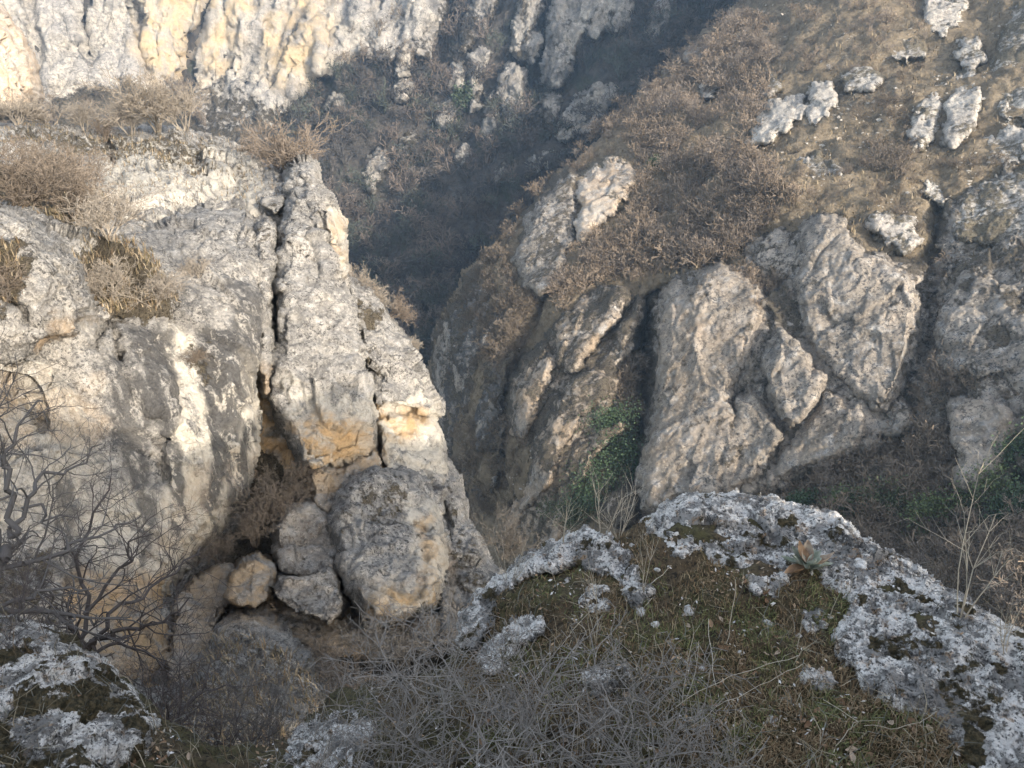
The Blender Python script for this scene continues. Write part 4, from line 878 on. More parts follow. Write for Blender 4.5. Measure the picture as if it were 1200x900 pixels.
# leaves
M_leaf = []
for nm, a, b in (('dead_leaf_tan', (.30, .20, .12), (.20, .13, .08)), ('dead_leaf_pale', (.42, .34, .25), (.30, .22, .16)), ('dead_leaf_brown', (.13, .075, .04), (.20, .12, .07))):
    g = NT(nm); g.color(g.mix(g.rng(g.noise(60, 4, .6), .4, .6), a, b)); g.b.inputs['Roughness'].default_value = .7; M_leaf.append(g.m)
def leaf_mesh(mat, L=1., W=.42, curl=.35, seed=0, name='leaf', wav=.05, droop=0.):
    rng = np.random.default_rng(seed); nu, nv = 11, 7
    V = []
    for i in range(nu):
        t = i/(nu-1); w = W*.5*math.sin(pi*min(1, t*.96+.02))**.7*(1.15-.35*t)
        for j in range(nv):
            s = (j/(nv-1)*2-1); V.append((t*L, s*w, curl*(s*s*w+.5*(t-.5)**2*L)+wav*math.sin(9*t+3*s+seed)*abs(s)-droop*t*t))
    Q = [(i*nv+j, i*nv+j+1, (i+1)*nv+j+1, (i+1)*nv+j) for i in range(nu-1) for j in range(nv-1)]
    return mkmesh(name, V, quads=Q, mat=mat)
lm = [leaf_mesh(M_leaf[k % 3], 1, .5, .5+.3*(k % 2), k) for k in range(6)]
rng = np.random.default_rng(77)
zones = [([(860, 770), (920, 765), (925, 795), (870, 800)], 14, 'dry leaf in the heap of leaves above the crossing straws', 'dry leaves in the heap above the straws'),
         ([(870, 690), (905, 695), (900, 715), (866, 708)], 7, 'dry leaf caught in the hollow of the ledge', 'dry leaves in the hollow of the ledge'),
         ([(970, 880), (1010, 870), (1010, 899), (975, 899)], 6, 'dry leaf lying by the bottom edge right of the kinked straw', 'dry leaves by the bottom edge'),
         ([(800, 720), (860, 720), (860, 860), (790, 860)], 14, 'dry leaf strewn on the moss beside the thorn bushes', 'dry leaves beside the thorn bushes'),
         ([(150, 860), (230, 850), (240, 898), (150, 898)], 12, 'yellowish dry leaf in the bottom left hollow', 'dry leaves in the bottom left hollow'),
         ([(560, 840), (800, 800), (820, 890), (540, 895)], 18, 'dry leaf caught under the thorn twigs', 'dry leaves under the thorn twigs'),
         ([(930, 820), (1110, 850), (1100, 895), (930, 870)], 14, 'dry leaf on the moss in front of the ledge', 'dry leaves in front of the ledge')]
for zi, (p, n, lab, grp) in enumerate(zones):
    q = np.array(p); c = 0
    while c < n:
        u, v = rng.uniform(q[:, 0].min(), q[:, 0].max()), rng.uniform(q[:, 1].min(), q[:, 1].max())
        if not inside(np.array([u]), np.array([v]), p)[0]: continue
        o = obj('dry_leaf', lm[rng.integers(6)]); o.location = S_G.at(u, v)+np.array([0, 0, .006]); s = rng.uniform(.016, .036); o.scale = (s, s, s)
        o.rotation_euler = (rng.uniform(-.6, .6), rng.uniform(-.5, .5), rng.uniform(0, 6.3)); tagp(o, lab, 'leaf', grp); c += 1
# woolly rosette growing on the ledge
g = NT('woolly_leaf'); g.color(g.mix(g.rng(g.noise(50, 4, .6), .4, .6), (.38, .40, .33), (.26, .29, .22))); g.bump(g.noise(300, 3, .6), .003); M_wool = g.m
ros = bpy.data.objects.new('woolly_rosette', None); C.objects.link(ros); ros.location = F_SH[0].at(945, 668)+np.array([0, 0, .012])
tagp(ros, 'grey green woolly leaf rosette growing in the ledge with dry leaves round it', 'plant')
for k in range(15):
    me = leaf_mesh(M_wool if k < 11 else M_leaf[k % 2], .085*(1-.35*(k % 3)/2), .030, .9, k, wav=.002, droop=-.03 if k % 3 else .0)
    o = obj('leaf', me, ros); o.rotation_euler = (rng.uniform(-.3, .3), -.08-.30*(k % 3)/2, k*2.4); o.location = (0, 0, .004*(k % 3))
    if k >= 11: o['label'] = 'withered brown leaf'; o.scale = (1.25,)*3

# ================================================================== bare trees and bushes
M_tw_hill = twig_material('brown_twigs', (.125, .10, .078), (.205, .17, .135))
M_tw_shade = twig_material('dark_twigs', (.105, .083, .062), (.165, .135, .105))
M_tw_far = tint_material('far_twigs', .9)
M_tw_near = twig_material('dry_twigs', (.16, .135, .105), (.25, .22, .18))
M_green = tint_material('ivy_leaves', .6)

spec_h = [(3, 6, .55, 38), (2, 5, .5, 42), (2, 3, .5, 45), (1, 0, .5, 40)]
spec_l = [(2, 5, .55, 40), (2, 4, .55, 45), (1, 2, .6, 45), (1, 0, .5, 40)]
hp = [plant_segs(60+k, 7, .62, .045, spec_h, .75+.15*(k % 3), .07, .35, .06) for k in range(6)]
for S in hp: S[:, 6:] = np.maximum(S[:, 6:], .0115)
lp = [plant_segs(80+k, 5, .62, .06, spec_l, .8, .08, .35, .05) for k in range(6)]
for S in lp: S[:, 6:] = np.maximum(S[:, 6:], .020)

def merged(name, protos, P, H, col, mat, seed, sides=2, lean=None):
    rng = np.random.default_rng(seed); VV, QQ, AA = [], [], []; base = 0
    PM = [seg_mesh(S, sides, k) for k, S in enumerate(protos)]
    for i in range(len(P)):
        V, Q = PM[rng.integers(len(PM))]; a = rng.uniform(0, 6.28); c, s = cos(a), sin(a)
        W = V@np.array([[c, s, 0], [-s, c, 0], [0, 0, 1]])*np.array([H[i]*rng.uniform(.85, 1.2), H[i]*rng.uniform(.85, 1.2), H[i]])
        VV.append(W+P[i]); QQ.append(Q+base); base += len(V); AA.append(np.broadcast_to(col[i], (len(V), 3)))
    return mkmesh(name, np.concatenate(VV), quads=np.concatenate(QQ), attrs={'m': np.concatenate(AA)}, mat=mat, smooth=False)

# ---- the wood on the shaded far side: one mass
def far_wood():
    rng = np.random.default_rng(9); n = 5200
    u = rng.uniform(-60, 900, n); v = rng.uniform(-60, 640, n)
    P = S_FAR.at(u, v); r = np.linalg.norm(P, axis=1)
    ok = (rng.uniform(0, 1, n) < (260/r)**0*.9) & ~inpolys(u, v, RK_FAR, 1)
    wall = sdf(u, v, FARWALL); ok &= (wall < 0) & ~((u < 240) & (v < 128))
    ok &= ~(inside(u, v, HILLP) & (sdf(u, v, HILLP) > 25)) & ~((u < 380) & (v > 260)) & ~((u < 520) & (v > 480))
    ok &= rng.uniform(0, 1, n) < .75+.8*pxn(u, v, 40, 90, 3)
    P = P[ok]; k = len(P); v = v[ok]
    col = cmix(rng, k, [(.085, .073, .062), (.05, .046, .042), (.125, .10, .08), (.06, .065, .05)])
    H = rng.uniform(3.5, 8.5, k)
    o = obj('far_wood', merged('far_wood', lp, P-np.array([0, 0, .3]), H, col, M_tw_far, 10)); o['kind'] = 'stuff'
    # scrub on ledges of the far wall, and the warm wood at its foot
    n = 520; u = rng.uniform(-60, 500, n); v = rng.uniform(-30, 160, n); P = S_FAR.at(u, v)*.975
    ok = (sdf(u, v, [(-60, 120), (60, 118), (90, 100), (130, 95), (160, 85), (215, 105), (245, 140), (270, 170), (-60, 170)]) > 0) | (inside(u, v, [(380, 90), (400, 60), (470, -30), (520, -30), (500, 70), (450, 90)]) & (rng.uniform(0, 1, n) < .6))
    P = P[ok]; k = len(P); o = obj('far_wood', merged('far_scrub', lp, P, rng.uniform(3, 6, k), cmix(rng, k, [(.15, .12, .085), (.12, .095, .07)]), M_tw_far, 11)); o['kind'] = 'stuff'
far_wood()

# ---- bushes of the right flank: single ones where they show, the rest as undergrowth
hmesh = {}
for nm, mt in (('b', M_tw_hill), ('d', M_tw_shade)):
    hmesh[nm] = []
    for k, S in enumerate(hp):
        V, Q = seg_mesh(S, 2, k); hmesh[nm].append(mkmesh('bush', V, quads=Q, mat=mt, smooth=False))
Z = [
 ([(600, 255), (640, 215), (700, 150), (760, 88), (868, 5), (884, 35), (800, 110), (725, 175), (690, 192), (640, 235), (606, 290)], 34, 80, (2, 4), 'b', 'bare bush along the skyline of the ridge above the shaded gorge'), # polygon, singles, rest, height range m, material, label, group
 ([(878, 10), (905, 30), (905, 100), (870, 165), (830, 150), (790, 180), (745, 190), (730, 140), (800, 75)], 44, 120, (3, 5), 'b', 'bare brown bush on the sunlit upper ridge around the single pale block'),
 ([(790, 180), (870, 165), (905, 215), (938, 250), (900, 262), (870, 300), (800, 320), (745, 320), (735, 270), (750, 210)], 52, 150, (3, 4.6), 'b', 'bare brown bush in the thicket right of the rounded warm boulder'),
 ([(690, 290), (740, 280), (760, 330), (700, 335), (665, 390), (650, 350)], 18, 50, (2.5, 4), 'b', 'reddish brown bare bush below the rounded warm boulder'),
 ([(545, 330), (600, 270), (600, 340), (640, 355), (610, 410), (600, 500), (560, 420), (556, 470), (525, 440), (520, 380)], 26, 230, (1.8, 3.2), 'd', 'dark bare bush on the shaded ridge left of the inclined slabs'),
 ([(545, 480), (600, 500), (640, 460), (600, 600), (560, 620), (540, 580)], 10, 160, (1.8, 3), 'd', 'dark bush hanging over the gorge floor'),
 ([(815, 345), (870, 322), (930, 325), (935, 385), (900, 398), (850, 395), (825, 375)], 14, 44, (1.8, 3), 'b', 'brown bush growing on the shoulder of the broad speckled cliff'),
 ([(725, 440), (765, 430), (758, 520), (750, 600), (700, 600), (730, 530)], 12, 55, (2, 3.5), 'd', 'dark bush in the shaded cleft between slabs and cliff'),
 ([(1078, 320), (1112, 310), (1100, 400), (1098, 450), (1060, 500), (1040, 470), (1075, 410)], 14, 50, (1.8, 2.8), 'b', 'brown bush in the gully between the domed face and the right shoulder'),
 ([(1100, 430), (1160, 448), (1200, 490), (1200, 545), (1185, 500), (1170, 470), (1115, 465), (1075, 500), (1060, 510)], 14, 55, (1.8, 3), 'b', 'brown bush in the thicket above the hanging rock'),
 ([(780, 600), (900, 578), (960, 552), (1030, 515), (1080, 500), (1120, 560), (1130, 640), (1200, 620), (1260, 700), (1260, 800), (1100, 720), (1000, 650), (900, 640), (780, 640)], 80, 300, (1.8, 4.0), 'b', 'dark brown bush in the big thicket behind the foreground ledge'),
 ([(900, 10), (1080, 0), (1090, 70), (1000, 90), (940, 90), (905, 100)], 26, 40, (1.4, 2.6), 'b', 'scattered bush on the upper turf slope near the top edge'),
 ([(1000, 110), (1060, 90), (1070, 170), (1060, 230), (1010, 200)], 20, 34, (1.6, 2.8), 'd', 'dark bush in the hollow left of the twin rough outcrops'),
 ([(905, 170), (1010, 210), (1150, 190), (1200, 180), (1110, 250), (1080, 310), (1000, 250), (940, 250)], 36, 40, (.8, 1.7), 'd', 'low dark bush dotted on the dry turf slope'),
]
rng = np.random.default_rng(21); RP, RH, RC = [], [], []
for poly, ns, nr, (h0, h1), mt, lab in Z:
    nr += ns-int(ns*.57); ns = int(ns*.57)
    q = np.array(poly); lo, hi = q.min(0), q.max(0); got = 0; tries = 0
    while got < ns+nr and tries < 20000:
        tries += 1
        u, v = rng.uniform(lo[0], hi[0]), rng.uniform(lo[1], hi[1]); a = np.array([u]); b = np.array([v])
        if not inside(a, b, poly)[0]: continue
        rockhit = inpolys(a, b, RK_HILL, 6)[0]
        if rockhit and 'shoulder of the broad' not in lab: continue
        P = S_HILL.at(u, v)*(.985 if rockhit else 1); h = rng.uniform(h0, h1)*(1.1 if rng.uniform() < .2 else .9)
        if got < ns:
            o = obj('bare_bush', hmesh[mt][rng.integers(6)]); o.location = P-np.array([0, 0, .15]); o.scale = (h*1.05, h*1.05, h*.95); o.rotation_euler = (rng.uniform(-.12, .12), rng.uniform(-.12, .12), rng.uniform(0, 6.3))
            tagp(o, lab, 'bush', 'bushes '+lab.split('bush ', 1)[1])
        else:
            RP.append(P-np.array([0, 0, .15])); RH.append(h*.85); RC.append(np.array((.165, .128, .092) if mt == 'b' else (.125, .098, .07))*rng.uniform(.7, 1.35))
        got += 1
o = obj('undergrowth', merged('undergrowth', lp, np.array(RP), np.array(RH), np.array(RC), M_tw_far, 22)); o['kind'] = 'stuff'

# thin dry grass and heather on the turf: stuff
def hill_grass():
    rng = np.random.default_rng(31); n = 26000
    u = rng.uniform(500, 1230, n); v = rng.uniform(-20, 760, n)
    ok = (sdf(u, v, HILLP) > 4) & ~inpolys(u, v, RK_HILL, 3) & (rng.uniform(0, 1, n) < .55+pxn(u, v, 20, 95, 4))
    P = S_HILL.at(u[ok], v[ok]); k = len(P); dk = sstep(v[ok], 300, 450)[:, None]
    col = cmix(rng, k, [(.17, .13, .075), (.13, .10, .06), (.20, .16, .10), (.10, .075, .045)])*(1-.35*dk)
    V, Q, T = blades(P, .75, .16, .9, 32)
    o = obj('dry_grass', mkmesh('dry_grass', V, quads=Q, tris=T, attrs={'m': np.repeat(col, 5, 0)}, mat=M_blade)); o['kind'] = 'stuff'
hill_grass()

# small stones on the turf
def scree():
    rng = np.random.default_rng(41); n = 7000; u = rng.uniform(600, 1230, n); v = rng.uniform(-20, 600, n)
    ok = (sdf(u, v, HILLP) > 8) & ~inpolys(u, v, RK_HILL, 2) & (rng.uniform(0, 1, n) < sstep(pxn(u, v, 50, 96, 4), .02, .3))
    P = S_HILL.at(u[ok], v[ok]); VV, TT = [], []; b = 0
    import bmesh
    bm = bmesh.new(); bmesh.ops.create_icosphere(bm, subdivisions=1, radius=1); bv = np.array([x.co for x in bm.verts]); bm.verts.ensure_lookup_table(); bf = np.array([[x.index for x in f.verts] for f in bm.faces])
    for p in P:
        s = rng.uniform(.07, .26)*(1+1.0*(rng.uniform() < .06)); W = bv*(1+.35*rng.normal(size=(len(bv), 1)))*s*np.array([rng.uniform(.8, 1.5), 1, .6])
        VV.append(W+p); TT.append(bf+b); b += len(bv)
    o = obj('scree', mkmesh('scree', np.concatenate(VV), tris=np.concatenate(TT), attrs={'m': np.zeros((b, 3))}, mat=M_high, smooth=False)); o['kind'] = 'stuff'
scree()

# evergreen patches: ivy and one dark bush
def leafy(name, P, rad, n, size, col, seed, lab, cat, grp=None, flat=.6):
    rng = np.random.default_rng(seed)
    cl = rng.normal(size=(max(5, n//90), 3)); cl /= np.linalg.norm(cl, axis=1, keepdims=True); cl *= rng.uniform(.2, 1, (len(cl), 1)); i = rng.integers(len(cl), size=n)
    p = (cl[i]+rng.normal(size=(n, 3))*.22)*np.array(rad)*np.array([1, flat, 1])
    a = rng.normal(size=(n, 3)); a /= np.linalg.norm(a, axis=1, keepdims=True); b = np.cross(a, rng.normal(size=(n, 3))); b /= np.linalg.norm(b, axis=1, keepdims=True)
    s = size*rng.uniform(.6, 1.3, (n, 1)); V = np.stack([p-a*s, p+b*s*.6, p+a*s, p-b*s*.6], 1).reshape(-1, 3)
    c = np.clip(np.array(col)*rng.uniform(.6, 1.5, (n, 1)), 0, 1)
    o = obj(name, mkmesh(name, V, quads=np.arange(n)[:, None]*4+np.array([[0, 1, 2, 3]]), attrs={'m': np.repeat(c, 4, 0)}, mat=M_green, smooth=False)); o.location = P
    tagp(o, lab, cat, grp)
G1 = (.04, .062, .03); G2 = (.085, .105, .045)
leafy('evergreen_bush', S_FAR.at(546, 124)*.985, (3.5, 3, 5.5), 900, .45, (.045, .06, .035), 1, 'only dark green bush among the outcrops on the far slope', 'bush')
leafy('evergreen_bush', S_FAR.at(489, 45)*.975, (1.2, 1.5, 3.5), 250, .4, (.04, .055, .03), 2, 'thin green bush in a crack of the ragged far rib', 'bush')
for k, (u, v, rx, rz, c, lab) in enumerate([(718, 500, 3.0, 3.6, G1, 'dark green ivy hanging beside the lower inclined slab'), (728, 540, 3.4, 4.0, G1, 'dark green ivy deeper in the shaded cleft'), (700, 572, 4.0, 3.2, G1, 'green ivy mass at the foot of the long brown slab'), (668, 600, 2.6, 1.8, (.05, .06, .03), 'low green growth at the bottom of the slabs'),
      (1148, 585, 2.2, 3.2, G2, 'bright yellow green ivy under the hanging rock'), (1190, 540, 1.8, 3.4, G1, 'dark ivy at the right edge beside the hanging rock'), (1050, 585, 3.0, 2.4, (.055, .065, .03), 'faint green bramble in the dark thicket'), (880, 560, 1.6, 1.6, G2, 'olive green tuft at the foot of the broad speckled cliff'), (850, 580, 1.6, 1.4, G2, 'green tuft low on the broad speckled cliff'), (1000, 585, 2.4, 1.8, (.07, .09, .035), 'dull green bramble right behind the crest of the ledge'), (1100, 600, 2.6, 2.0, (.07, .09, .035), 'dull green bramble left of the mossy rock base'), (940, 585, 1.6, 1.4, G1, 'dark green bramble below the triangular wedge'), (1185, 600, 1.8, 2.6, G1, 'ivy in the lower right edge of the thicket'), (768, 190, 1.2, 1.0, G2, 'small green bush above the rounded warm boulder')]):
    leafy('ivy' if 'ivy' in lab else 'green_bush', S_HILL.at(u, v)*.98, (rx*1.15, rx*1.0, rz*1.0), 2600, .13, c, 60+k, lab, 'plant')

# ---- bushes and grass on the near cliff
spec_n = [(4, 8, .55, 36), (3, 6, .5, 40), (2, 4, .5, 42), (2, 0, .5, 40)]
npz = [plant_segs(120+k, 9, .60, .026, spec_n, .75, .06, .30, .06) for k in range(4)]
for S in npz: S[:, 6:] = np.maximum(S[:, 6:], .0055)
nmesh = {}
for nm, mt in (('n', M_tw_near), ('b', M_tw_hill), ('d', M_tw_shade)):
    nmesh[nm] = []
    for k, S in enumerate(npz):
        V, Q = seg_mesh(S, 3, k); nmesh[nm].append(mkmesh('bush', V, quads=Q, mat=mt, smooth=False))
near = [ # u, v of the foot, height m, width, sheet, kind, label
 (185, 155, 2.3, 1.15, 'P', 'n', 'tallest bare bush on the cliff top against the sunlit far wall'), (215, 158, 1.5, 1.3, 'P', 'n', 'low bare bush right of the tallest one on the cliff top'), (152, 156, 1.4, 1.2, 'P', 'n', 'bare bush left of the tallest one on the cliff top'),
 (20, 150, 1.2, 1.5, 'P', 'n', 'bare bush at the far left of the cliff top edge'), (60, 150, 1.1, 1.5, 'P', 'n', 'second bare bush from the left on the cliff top edge'), (100, 153, 1.1, 1.4, 'P', 'n', 'bare bush on the cliff top edge near the dark notch'),
 (345, 212, 1.9, 1.2, 'P', 'b', 'reddish bare bush leaning over the gorge behind the pillar top'), (325, 205, 1.2, 1.2, 'P', 'b', 'bare bush left of the reddish one behind the pillar'), (300, 192, .9, 1.2, 'P', 'd', 'small bare bush on the right rim of the cliff top'),
 (125, 165, .9, .9, 'P', 'd', 'small dark bush growing out of the notch in the cliff top'), (30, 262, 1.6, 1.4, 'P', 'd', 'dark twiggy bush behind the left rock shoulder'), (85, 262, 1.5, 1.4, 'P', 'd', 'widest dark bush in the hollow of the cliff top'), (125, 300, 1.1, 1.4, 'F', 'n', 'brown bush at the upper end of the grassy gully'),
 (60, 215, 1.1, 1.4, 'P', 'd', 'grey bush at the upper left of the cliff top hollow'), (105, 225, 1.0, 1.3, 'P', 'd', 'grey bush in the middle of the cliff top hollow'), (140, 345, .9, 1.4, 'F', 'n', 'brown bush in the grassy gully right of the rock shoulder'), (175, 365, .7, 1.6, 'F', 'n', 'brown bush at the lower end of the grassy gully'),
 (0, 355, .8, 1.4, 'S', 'd', 'dark bush in the cleft of the left rock shoulder'), (345, 235, .7, 1.1, 'P', 'n', 'small bush in the gap between cliff top and pillar'), (230, 335, .5, 1.3, 'F', 'n', 'small dry bush at the top of the streaked wall'), (225, 425, .35, 1.5, 'F', 'd', 'tiny dark bush on the streaked wall'),
]
SH = {'P': S_PLAT, 'F': S_FACE, 'S': S_BOUL}
for k, (u, v, h, w, s, m, lab) in enumerate(near):
    o = obj('bare_bush', nmesh[m][k % 4]); o.location = SH[s].at(u, v)-np.array([0, 0, .05]); o.scale = (h*w, h*w, h); o.rotation_euler = (0, 0, k*1.3)
    tagp(o, lab, 'bush', 'bare bushes on the near cliff')
for k, (u, v, r, h, lab, m, rot) in enumerate([(420, 352, 21.3, .9, 'dry tuft on the rim above the nose of the near cliff', 'n', (0, .5, 0)), (455, 372, 20.9, .7, 'reddish twig bush sticking out over the gorge from the cliff rim', 'b', (0, 1.1, 0)), (440, 362, 21.2, .6, 'low dry bush on the rim between tuft and twig bush', 'n', (0, .5, 0)), (480, 410, 20.6, .4, 'tiny tuft halfway down the rim of the nose', 'n', (0, .8, 0)),
      (322, 610, 16.2, 1.0, 'bare bush growing in the ochre recess', 'd', (0, 0, 0)), (300, 640, 15.8, .8, 'lower bare bush in the ochre recess', 'd', (0, 0, 0)), (345, 590, 16.5, .7, 'small bare bush under the pillar in the recess', 'd', (0, 0, 0)), (262, 660, 15.6, .6, 'low bare bush left of the small ochre block', 'd', (0, 0, 0)), (362, 560, 16.6, .5, 'topmost bare bush in the ochre recess', 'd', (0, 0, 0)),
      (385, 800, 13.3, .7, 'bare bush right of the grey hump below the overhanging block', 'd', (0, 0, 0)), (440, 775, 14., .8, 'bare bush under the overhanging block', 'n', (0, 0, 0)), (490, 785, 14.2, .9, 'bare bush under the right corner of the overhanging block', 'n', (0, 0, 0)), (540, 760, 14.6, 1.0, 'bare bush left of the crest rock far below', 'n', (0, 0, 0)), (410, 850, 12.6, 1.0, 'bare bush in the gully above the crusted rock', 'd', (0, 0, 0)), (590, 655, 15.5, .9, 'dry bush at the corner of the cliff behind the grass fan', 'n', (0, .2, 0))]):
    o = obj('bare_bush', nmesh[m][k % 4]); o.location = pp(u, v, r); o.scale = (h*1.2, h*1.2, h); o.rotation_euler = rot
    tagp(o, lab, 'bush', 'bare bushes on the near cliff')
def cliff_grass():
    rng = np.random.default_rng(51); PP = []
    for sh, poly, n in ((S_PLAT, PLATEAU[0], 2600), (S_PLAT, [(0, 150), (260, 160), (330, 230), (330, 320), (200, 330), (0, 260)], 3500), (S_PLAT, PLATEAU[3], 6000), (S_FACE, [(85, 290), (165, 290), (205, 360), (190, 385), (125, 372)], 2600), (S_BOUL, [(-60, 290), (20, 300), (30, 350), (0, 365), (-60, 360)], 900), (S_KNOLL, [(240, 740), (390, 780), (400, 880), (180, 900)], 3000)):
        q = np.array(poly); u = rng.uniform(q[:, 0].min(), q[:, 0].max(), n*2); v = rng.uniform(q[:, 1].min(), q[:, 1].max(), n*2); ok = inside(u, v, poly) & (rng.uniform(0, 1, n*2) < .45+1.3*pxn(u, v, 14, 97, 3))
        PP.append(sh.at(u[ok], v[ok]))
    P = np.concatenate(PP); k = len(P); V, Q, T = blades(P, .17, .016, 1.1, 52)
    col = cmix(rng, k, [(.20, .155, .095), (.26, .21, .14), (.14, .10, .06), (.11, .09, .05)])
    o = obj('dry_grass', mkmesh('dry_grass', V, quads=Q, tris=T, attrs={'m': np.repeat(col, 5, 0)}, mat=M_blade)); o['kind'] = 'stuff'
cliff_grass()

# ---- the bare tree reaching in from the left, with its limbs drawn out
def limb_tree(name, limbs, seed, mat, lab, cat, kids=9, L=.55, spec=None, w=1.):
    rng = np.random.default_rng(seed); out = []; tr = []
    for li, (pts, w0, w1) in enumerate(limbs):
        P = [pp(*p) for p in pts]; n = len(P)
        # smooth the drawn limb
        Q = []; 
        for a, b in zip(P[:-1], P[1:]):
            for t in (0, .33, .66): Q.append(a*(1-t)+b*t+rng.normal(size=3)*.012)
        Q.append(P[-1]); m = len(Q)
        for i in range(m-1):
            wa = w0+(w1-w0)*i/(m-1); wb = w0+(w1-w0)*(i+1)/(m-1); (tr if li == 0 else out).append((*Q[i], *Q[i+1], wa, wb))
            if i > m*.2:
                for _ in range(int(kids/(m*.8))+(rng.uniform() < (kids/(m*.8)) % 1)):
                    d = Q[i+1]-Q[i]; d /= np.linalg.norm(d); a = rng.normal(size=3); a -= a@d*d; a /= np.linalg.norm(a); an = radians(rng.uniform(35, 70))
                    grow(rng, Q[i], d*cos(an)+a*sin(an), L*rng.uniform(.5, 1.1)*(1-.5*i/m), wb*.55, 0, spec or [(6, 5, .5, 48), (4, 4, .45, 50), (3, 0, .4, 50)], out, .03, .42)
    root = bpy.data.objects.new(name, None); C.objects.link(root); b = pp(*limbs[0][0][0]); root.location = b; tagp(root, lab, cat)
    for nm, S, sd in (('trunk', tr, 7), ('branches', out, 5)):
        S = np.array(S); S[:, :3] -= b; S[:, 3:6] -= b; V, Q = seg_mesh(S, sd, seed); obj(nm, mkmesh(nm, V, quads=Q, mat=mat), root)
M_lt = twig_material('lichen_grey_bark', (.08, .073, .068), (.15, .14, .13))
limb_tree('bare_tree', [([(40, 900, 3.9), (70, 820, 3.8), (98, 775, 3.7), (112, 752, 3.65)], .05, .03), ([(112, 752, 3.65), (150, 740, 3.6), (190, 722, 3.55), (222, 700, 3.5)], .022, .006), ([(105, 765, 3.7), (130, 720, 3.7), (165, 700, 3.75), (205, 668, 3.8), (235, 640, 3.85)], .02, .005),
          ([(112, 752, 3.65), (150, 752, 3.5), (180, 770, 3.4), (200, 790, 3.4)], .014, .004), ([(98, 775, 3.7), (100, 720, 3.7), (92, 660, 3.7), (110, 600, 3.7), (130, 560, 3.7)], .022, .006), ([(100, 720, 3.7), (140, 670, 3.65), (152, 640, 3.6), (180, 625, 3.6)], .016, .005)],
          3, M_bark, 'dark bare tree with crooked limbs in front of the ochre rock at the lower left', 'tree', 12, .42)
limb_tree('bare_tree', [([(-60, 800, 3.4), (-30, 720, 3.4), (-5, 670, 3.4), (8, 640, 3.4)], .06, .035), ([(8, 640, 3.4), (30, 590, 3.4), (50, 560, 3.45), (90, 545, 3.5), (120, 520, 3.5)], .02, .005), ([(8, 640, 3.4), (10, 580, 3.35), (0, 540, 3.3), (20, 500, 3.3), (50, 470, 3.3)], .024, .006), ([(-5, 670, 3.4), (40, 655, 3.4), (80, 640, 3.45), (130, 620, 3.5), (165, 605, 3.5)], .022, .005),
          ([(-30, 720, 3.4), (20, 700, 3.3), (60, 690, 3.3), (110, 690, 3.3)], .02, .006), ([(0, 540, 3.3), (-20, 500, 3.3), (-30, 460, 3.3), (-10, 430, 3.3)], .016, .005), ([(30, 590, 3.4), (60, 610, 3.4), (100, 600, 3.4)], .012, .004)],
          4, M_lt, 'pale grey twiggy tree reaching in from the left edge', 'tree', 13, .42)
limb_tree('bare_tree', [([(170, 900, 4.6), (200, 850, 4.6), (235, 810, 4.6)], .03, .018), ([(235, 810, 4.6), (250, 780, 4.6), (262, 750, 4.6)], .012, .004), ([(235, 810, 4.6), (280, 800, 4.6), (330, 790, 4.7)], .012, .004), ([(200, 850, 4.6), (260, 850, 4.5), (320, 840, 4.5)], .012, .004), ([(200, 850, 4.6), (190, 800, 4.6), (185, 760, 4.7)], .012, .004)],
          5, M_bark, 'small bare tree in front of the grey hump at the bottom', 'tree', 14, .34)
S = plant_segs(150, 10, .55, .010, [(5, 9, .55, 40), (4, 7, .5, 42), (3, 4, .5, 45), (2, 0, .5, 40)], 1.1, .04, .3, .08)
for k, (u, v, r, s, lab) in enumerate([(235, 930, 3.7, .75, 'dense grey bush at the bottom, left of the crusted rock'), (320, 920, 3.9, .75, 'dense grey bush touching the crusted rock'), (190, 885, 3.4, .7, 'dense low bush beside the bottom left rock'), (400, 870, 5.0, .75, 'grey bush behind the crusted rock over the gully'), (20, 800, 3.0, .6, 'dense bush behind the bottom left rock')]):
    o = mk_plant('bare_bush', S, 3, M_bark if k % 2 == 0 else M_thorn, pp(u, v, r), k*2.1, s, k); tagp(o, lab, 'bush', 'dense bushes under the ledge')

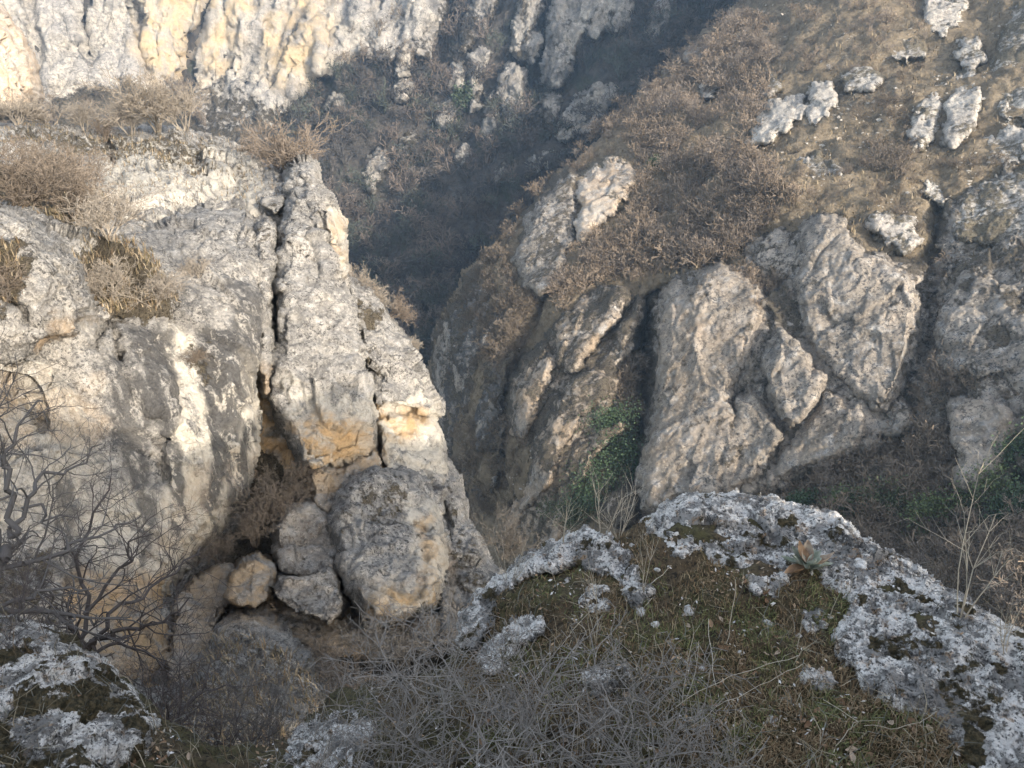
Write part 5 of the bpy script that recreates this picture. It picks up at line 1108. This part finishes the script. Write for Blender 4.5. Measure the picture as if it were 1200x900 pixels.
# ================================================================== air, light, camera
def finish():
    import bmesh
    sc = bpy.context.scene
    g = bpy.data.materials.new('haze_air'); g.use_nodes = True; t = g.node_tree; t.nodes.clear()
    o = t.nodes.new('ShaderNodeOutputMaterial'); p = t.nodes.new('ShaderNodeVolumePrincipled'); t.links.new(p.outputs[0], o.inputs['Volume'])
    p.inputs['Color'].default_value = (.48, .72, 1, 1); p.inputs['Density'].default_value = HAZE; p.inputs['Anisotropy'].default_value = .3
    bm = bmesh.new(); bmesh.ops.create_cube(bm, size=1)
    lo = np.array([-460., -60., -175.]); hi = np.array([460., 520., 75.])
    for v in bm.verts: v.co = [(lo[i]+hi[i])/2+v.co[i]*(hi[i]-lo[i]) for i in range(3)]
    me = bpy.data.meshes.new('haze'); bm.to_mesh(me); me.materials.append(g); obj('haze', me)['kind'] = 'stuff'
    w = bpy.data.worlds.new('World'); sc.world = w; w.use_nodes = True; t = w.node_tree
    sky = t.nodes.new('ShaderNodeTexSky'); sky.sky_type = 'NISHITA'; sky.sun_disc = False
    sky.sun_elevation = math.asin(SUN[2]); sky.sun_rotation = math.atan2(SUN[0], SUN[1]); sky.air_density = 1.0; sky.dust_density = 2.0
    hs = t.nodes.new('ShaderNodeHueSaturation'); hs.inputs['Saturation'].default_value = .55; t.links.new(sky.outputs[0], hs.inputs['Color'])
    t.links.new(hs.outputs[0], t.nodes['Background'].inputs[0]); t.nodes['Background'].inputs[1].default_value = .145
    L = bpy.data.lights.new('sun', 'SUN'); L.energy = 2.35; L.angle = radians(.8); L.color = (1, .90, .78)
    lo = bpy.data.objects.new('sun', L); C.objects.link(lo)
    from mathutils import Vector
    lo.rotation_euler = Vector(tuple(SUN)).to_track_quat('Z', 'Y').to_euler(); lo.location = (30, -20, 40)
    cam = bpy.data.cameras.new('camera'); co = bpy.data.objects.new('camera', cam); C.objects.link(co)
    cam.sensor_width = 36; cam.lens = 36*F/1200; cam.clip_start = .05; cam.clip_end = 3000
    co.rotation_euler = (radians(90)-PITCH, 0, 0); sc.camera = co
    sc.view_settings.view_transform = 'Standard'; sc.view_settings.look = 'None'; sc.view_settings.exposure = EXPO; sc.view_settings.gamma = 1
    sc.view_settings.use_curve_mapping = False
    sc.render.engine = 'CYCLES'; sc.cycles.use_denoising = DEN; sc.cycles.max_bounces = 5; sc.cycles.diffuse_bounces = 3
    sc.cycles.volume_bounces = 0; sc.cycles.transparent_max_bounces = 4; sc.cycles.use_adaptive_sampling = False
DEN = True; HAZE = .00038; EXPO = 1.85
finish()
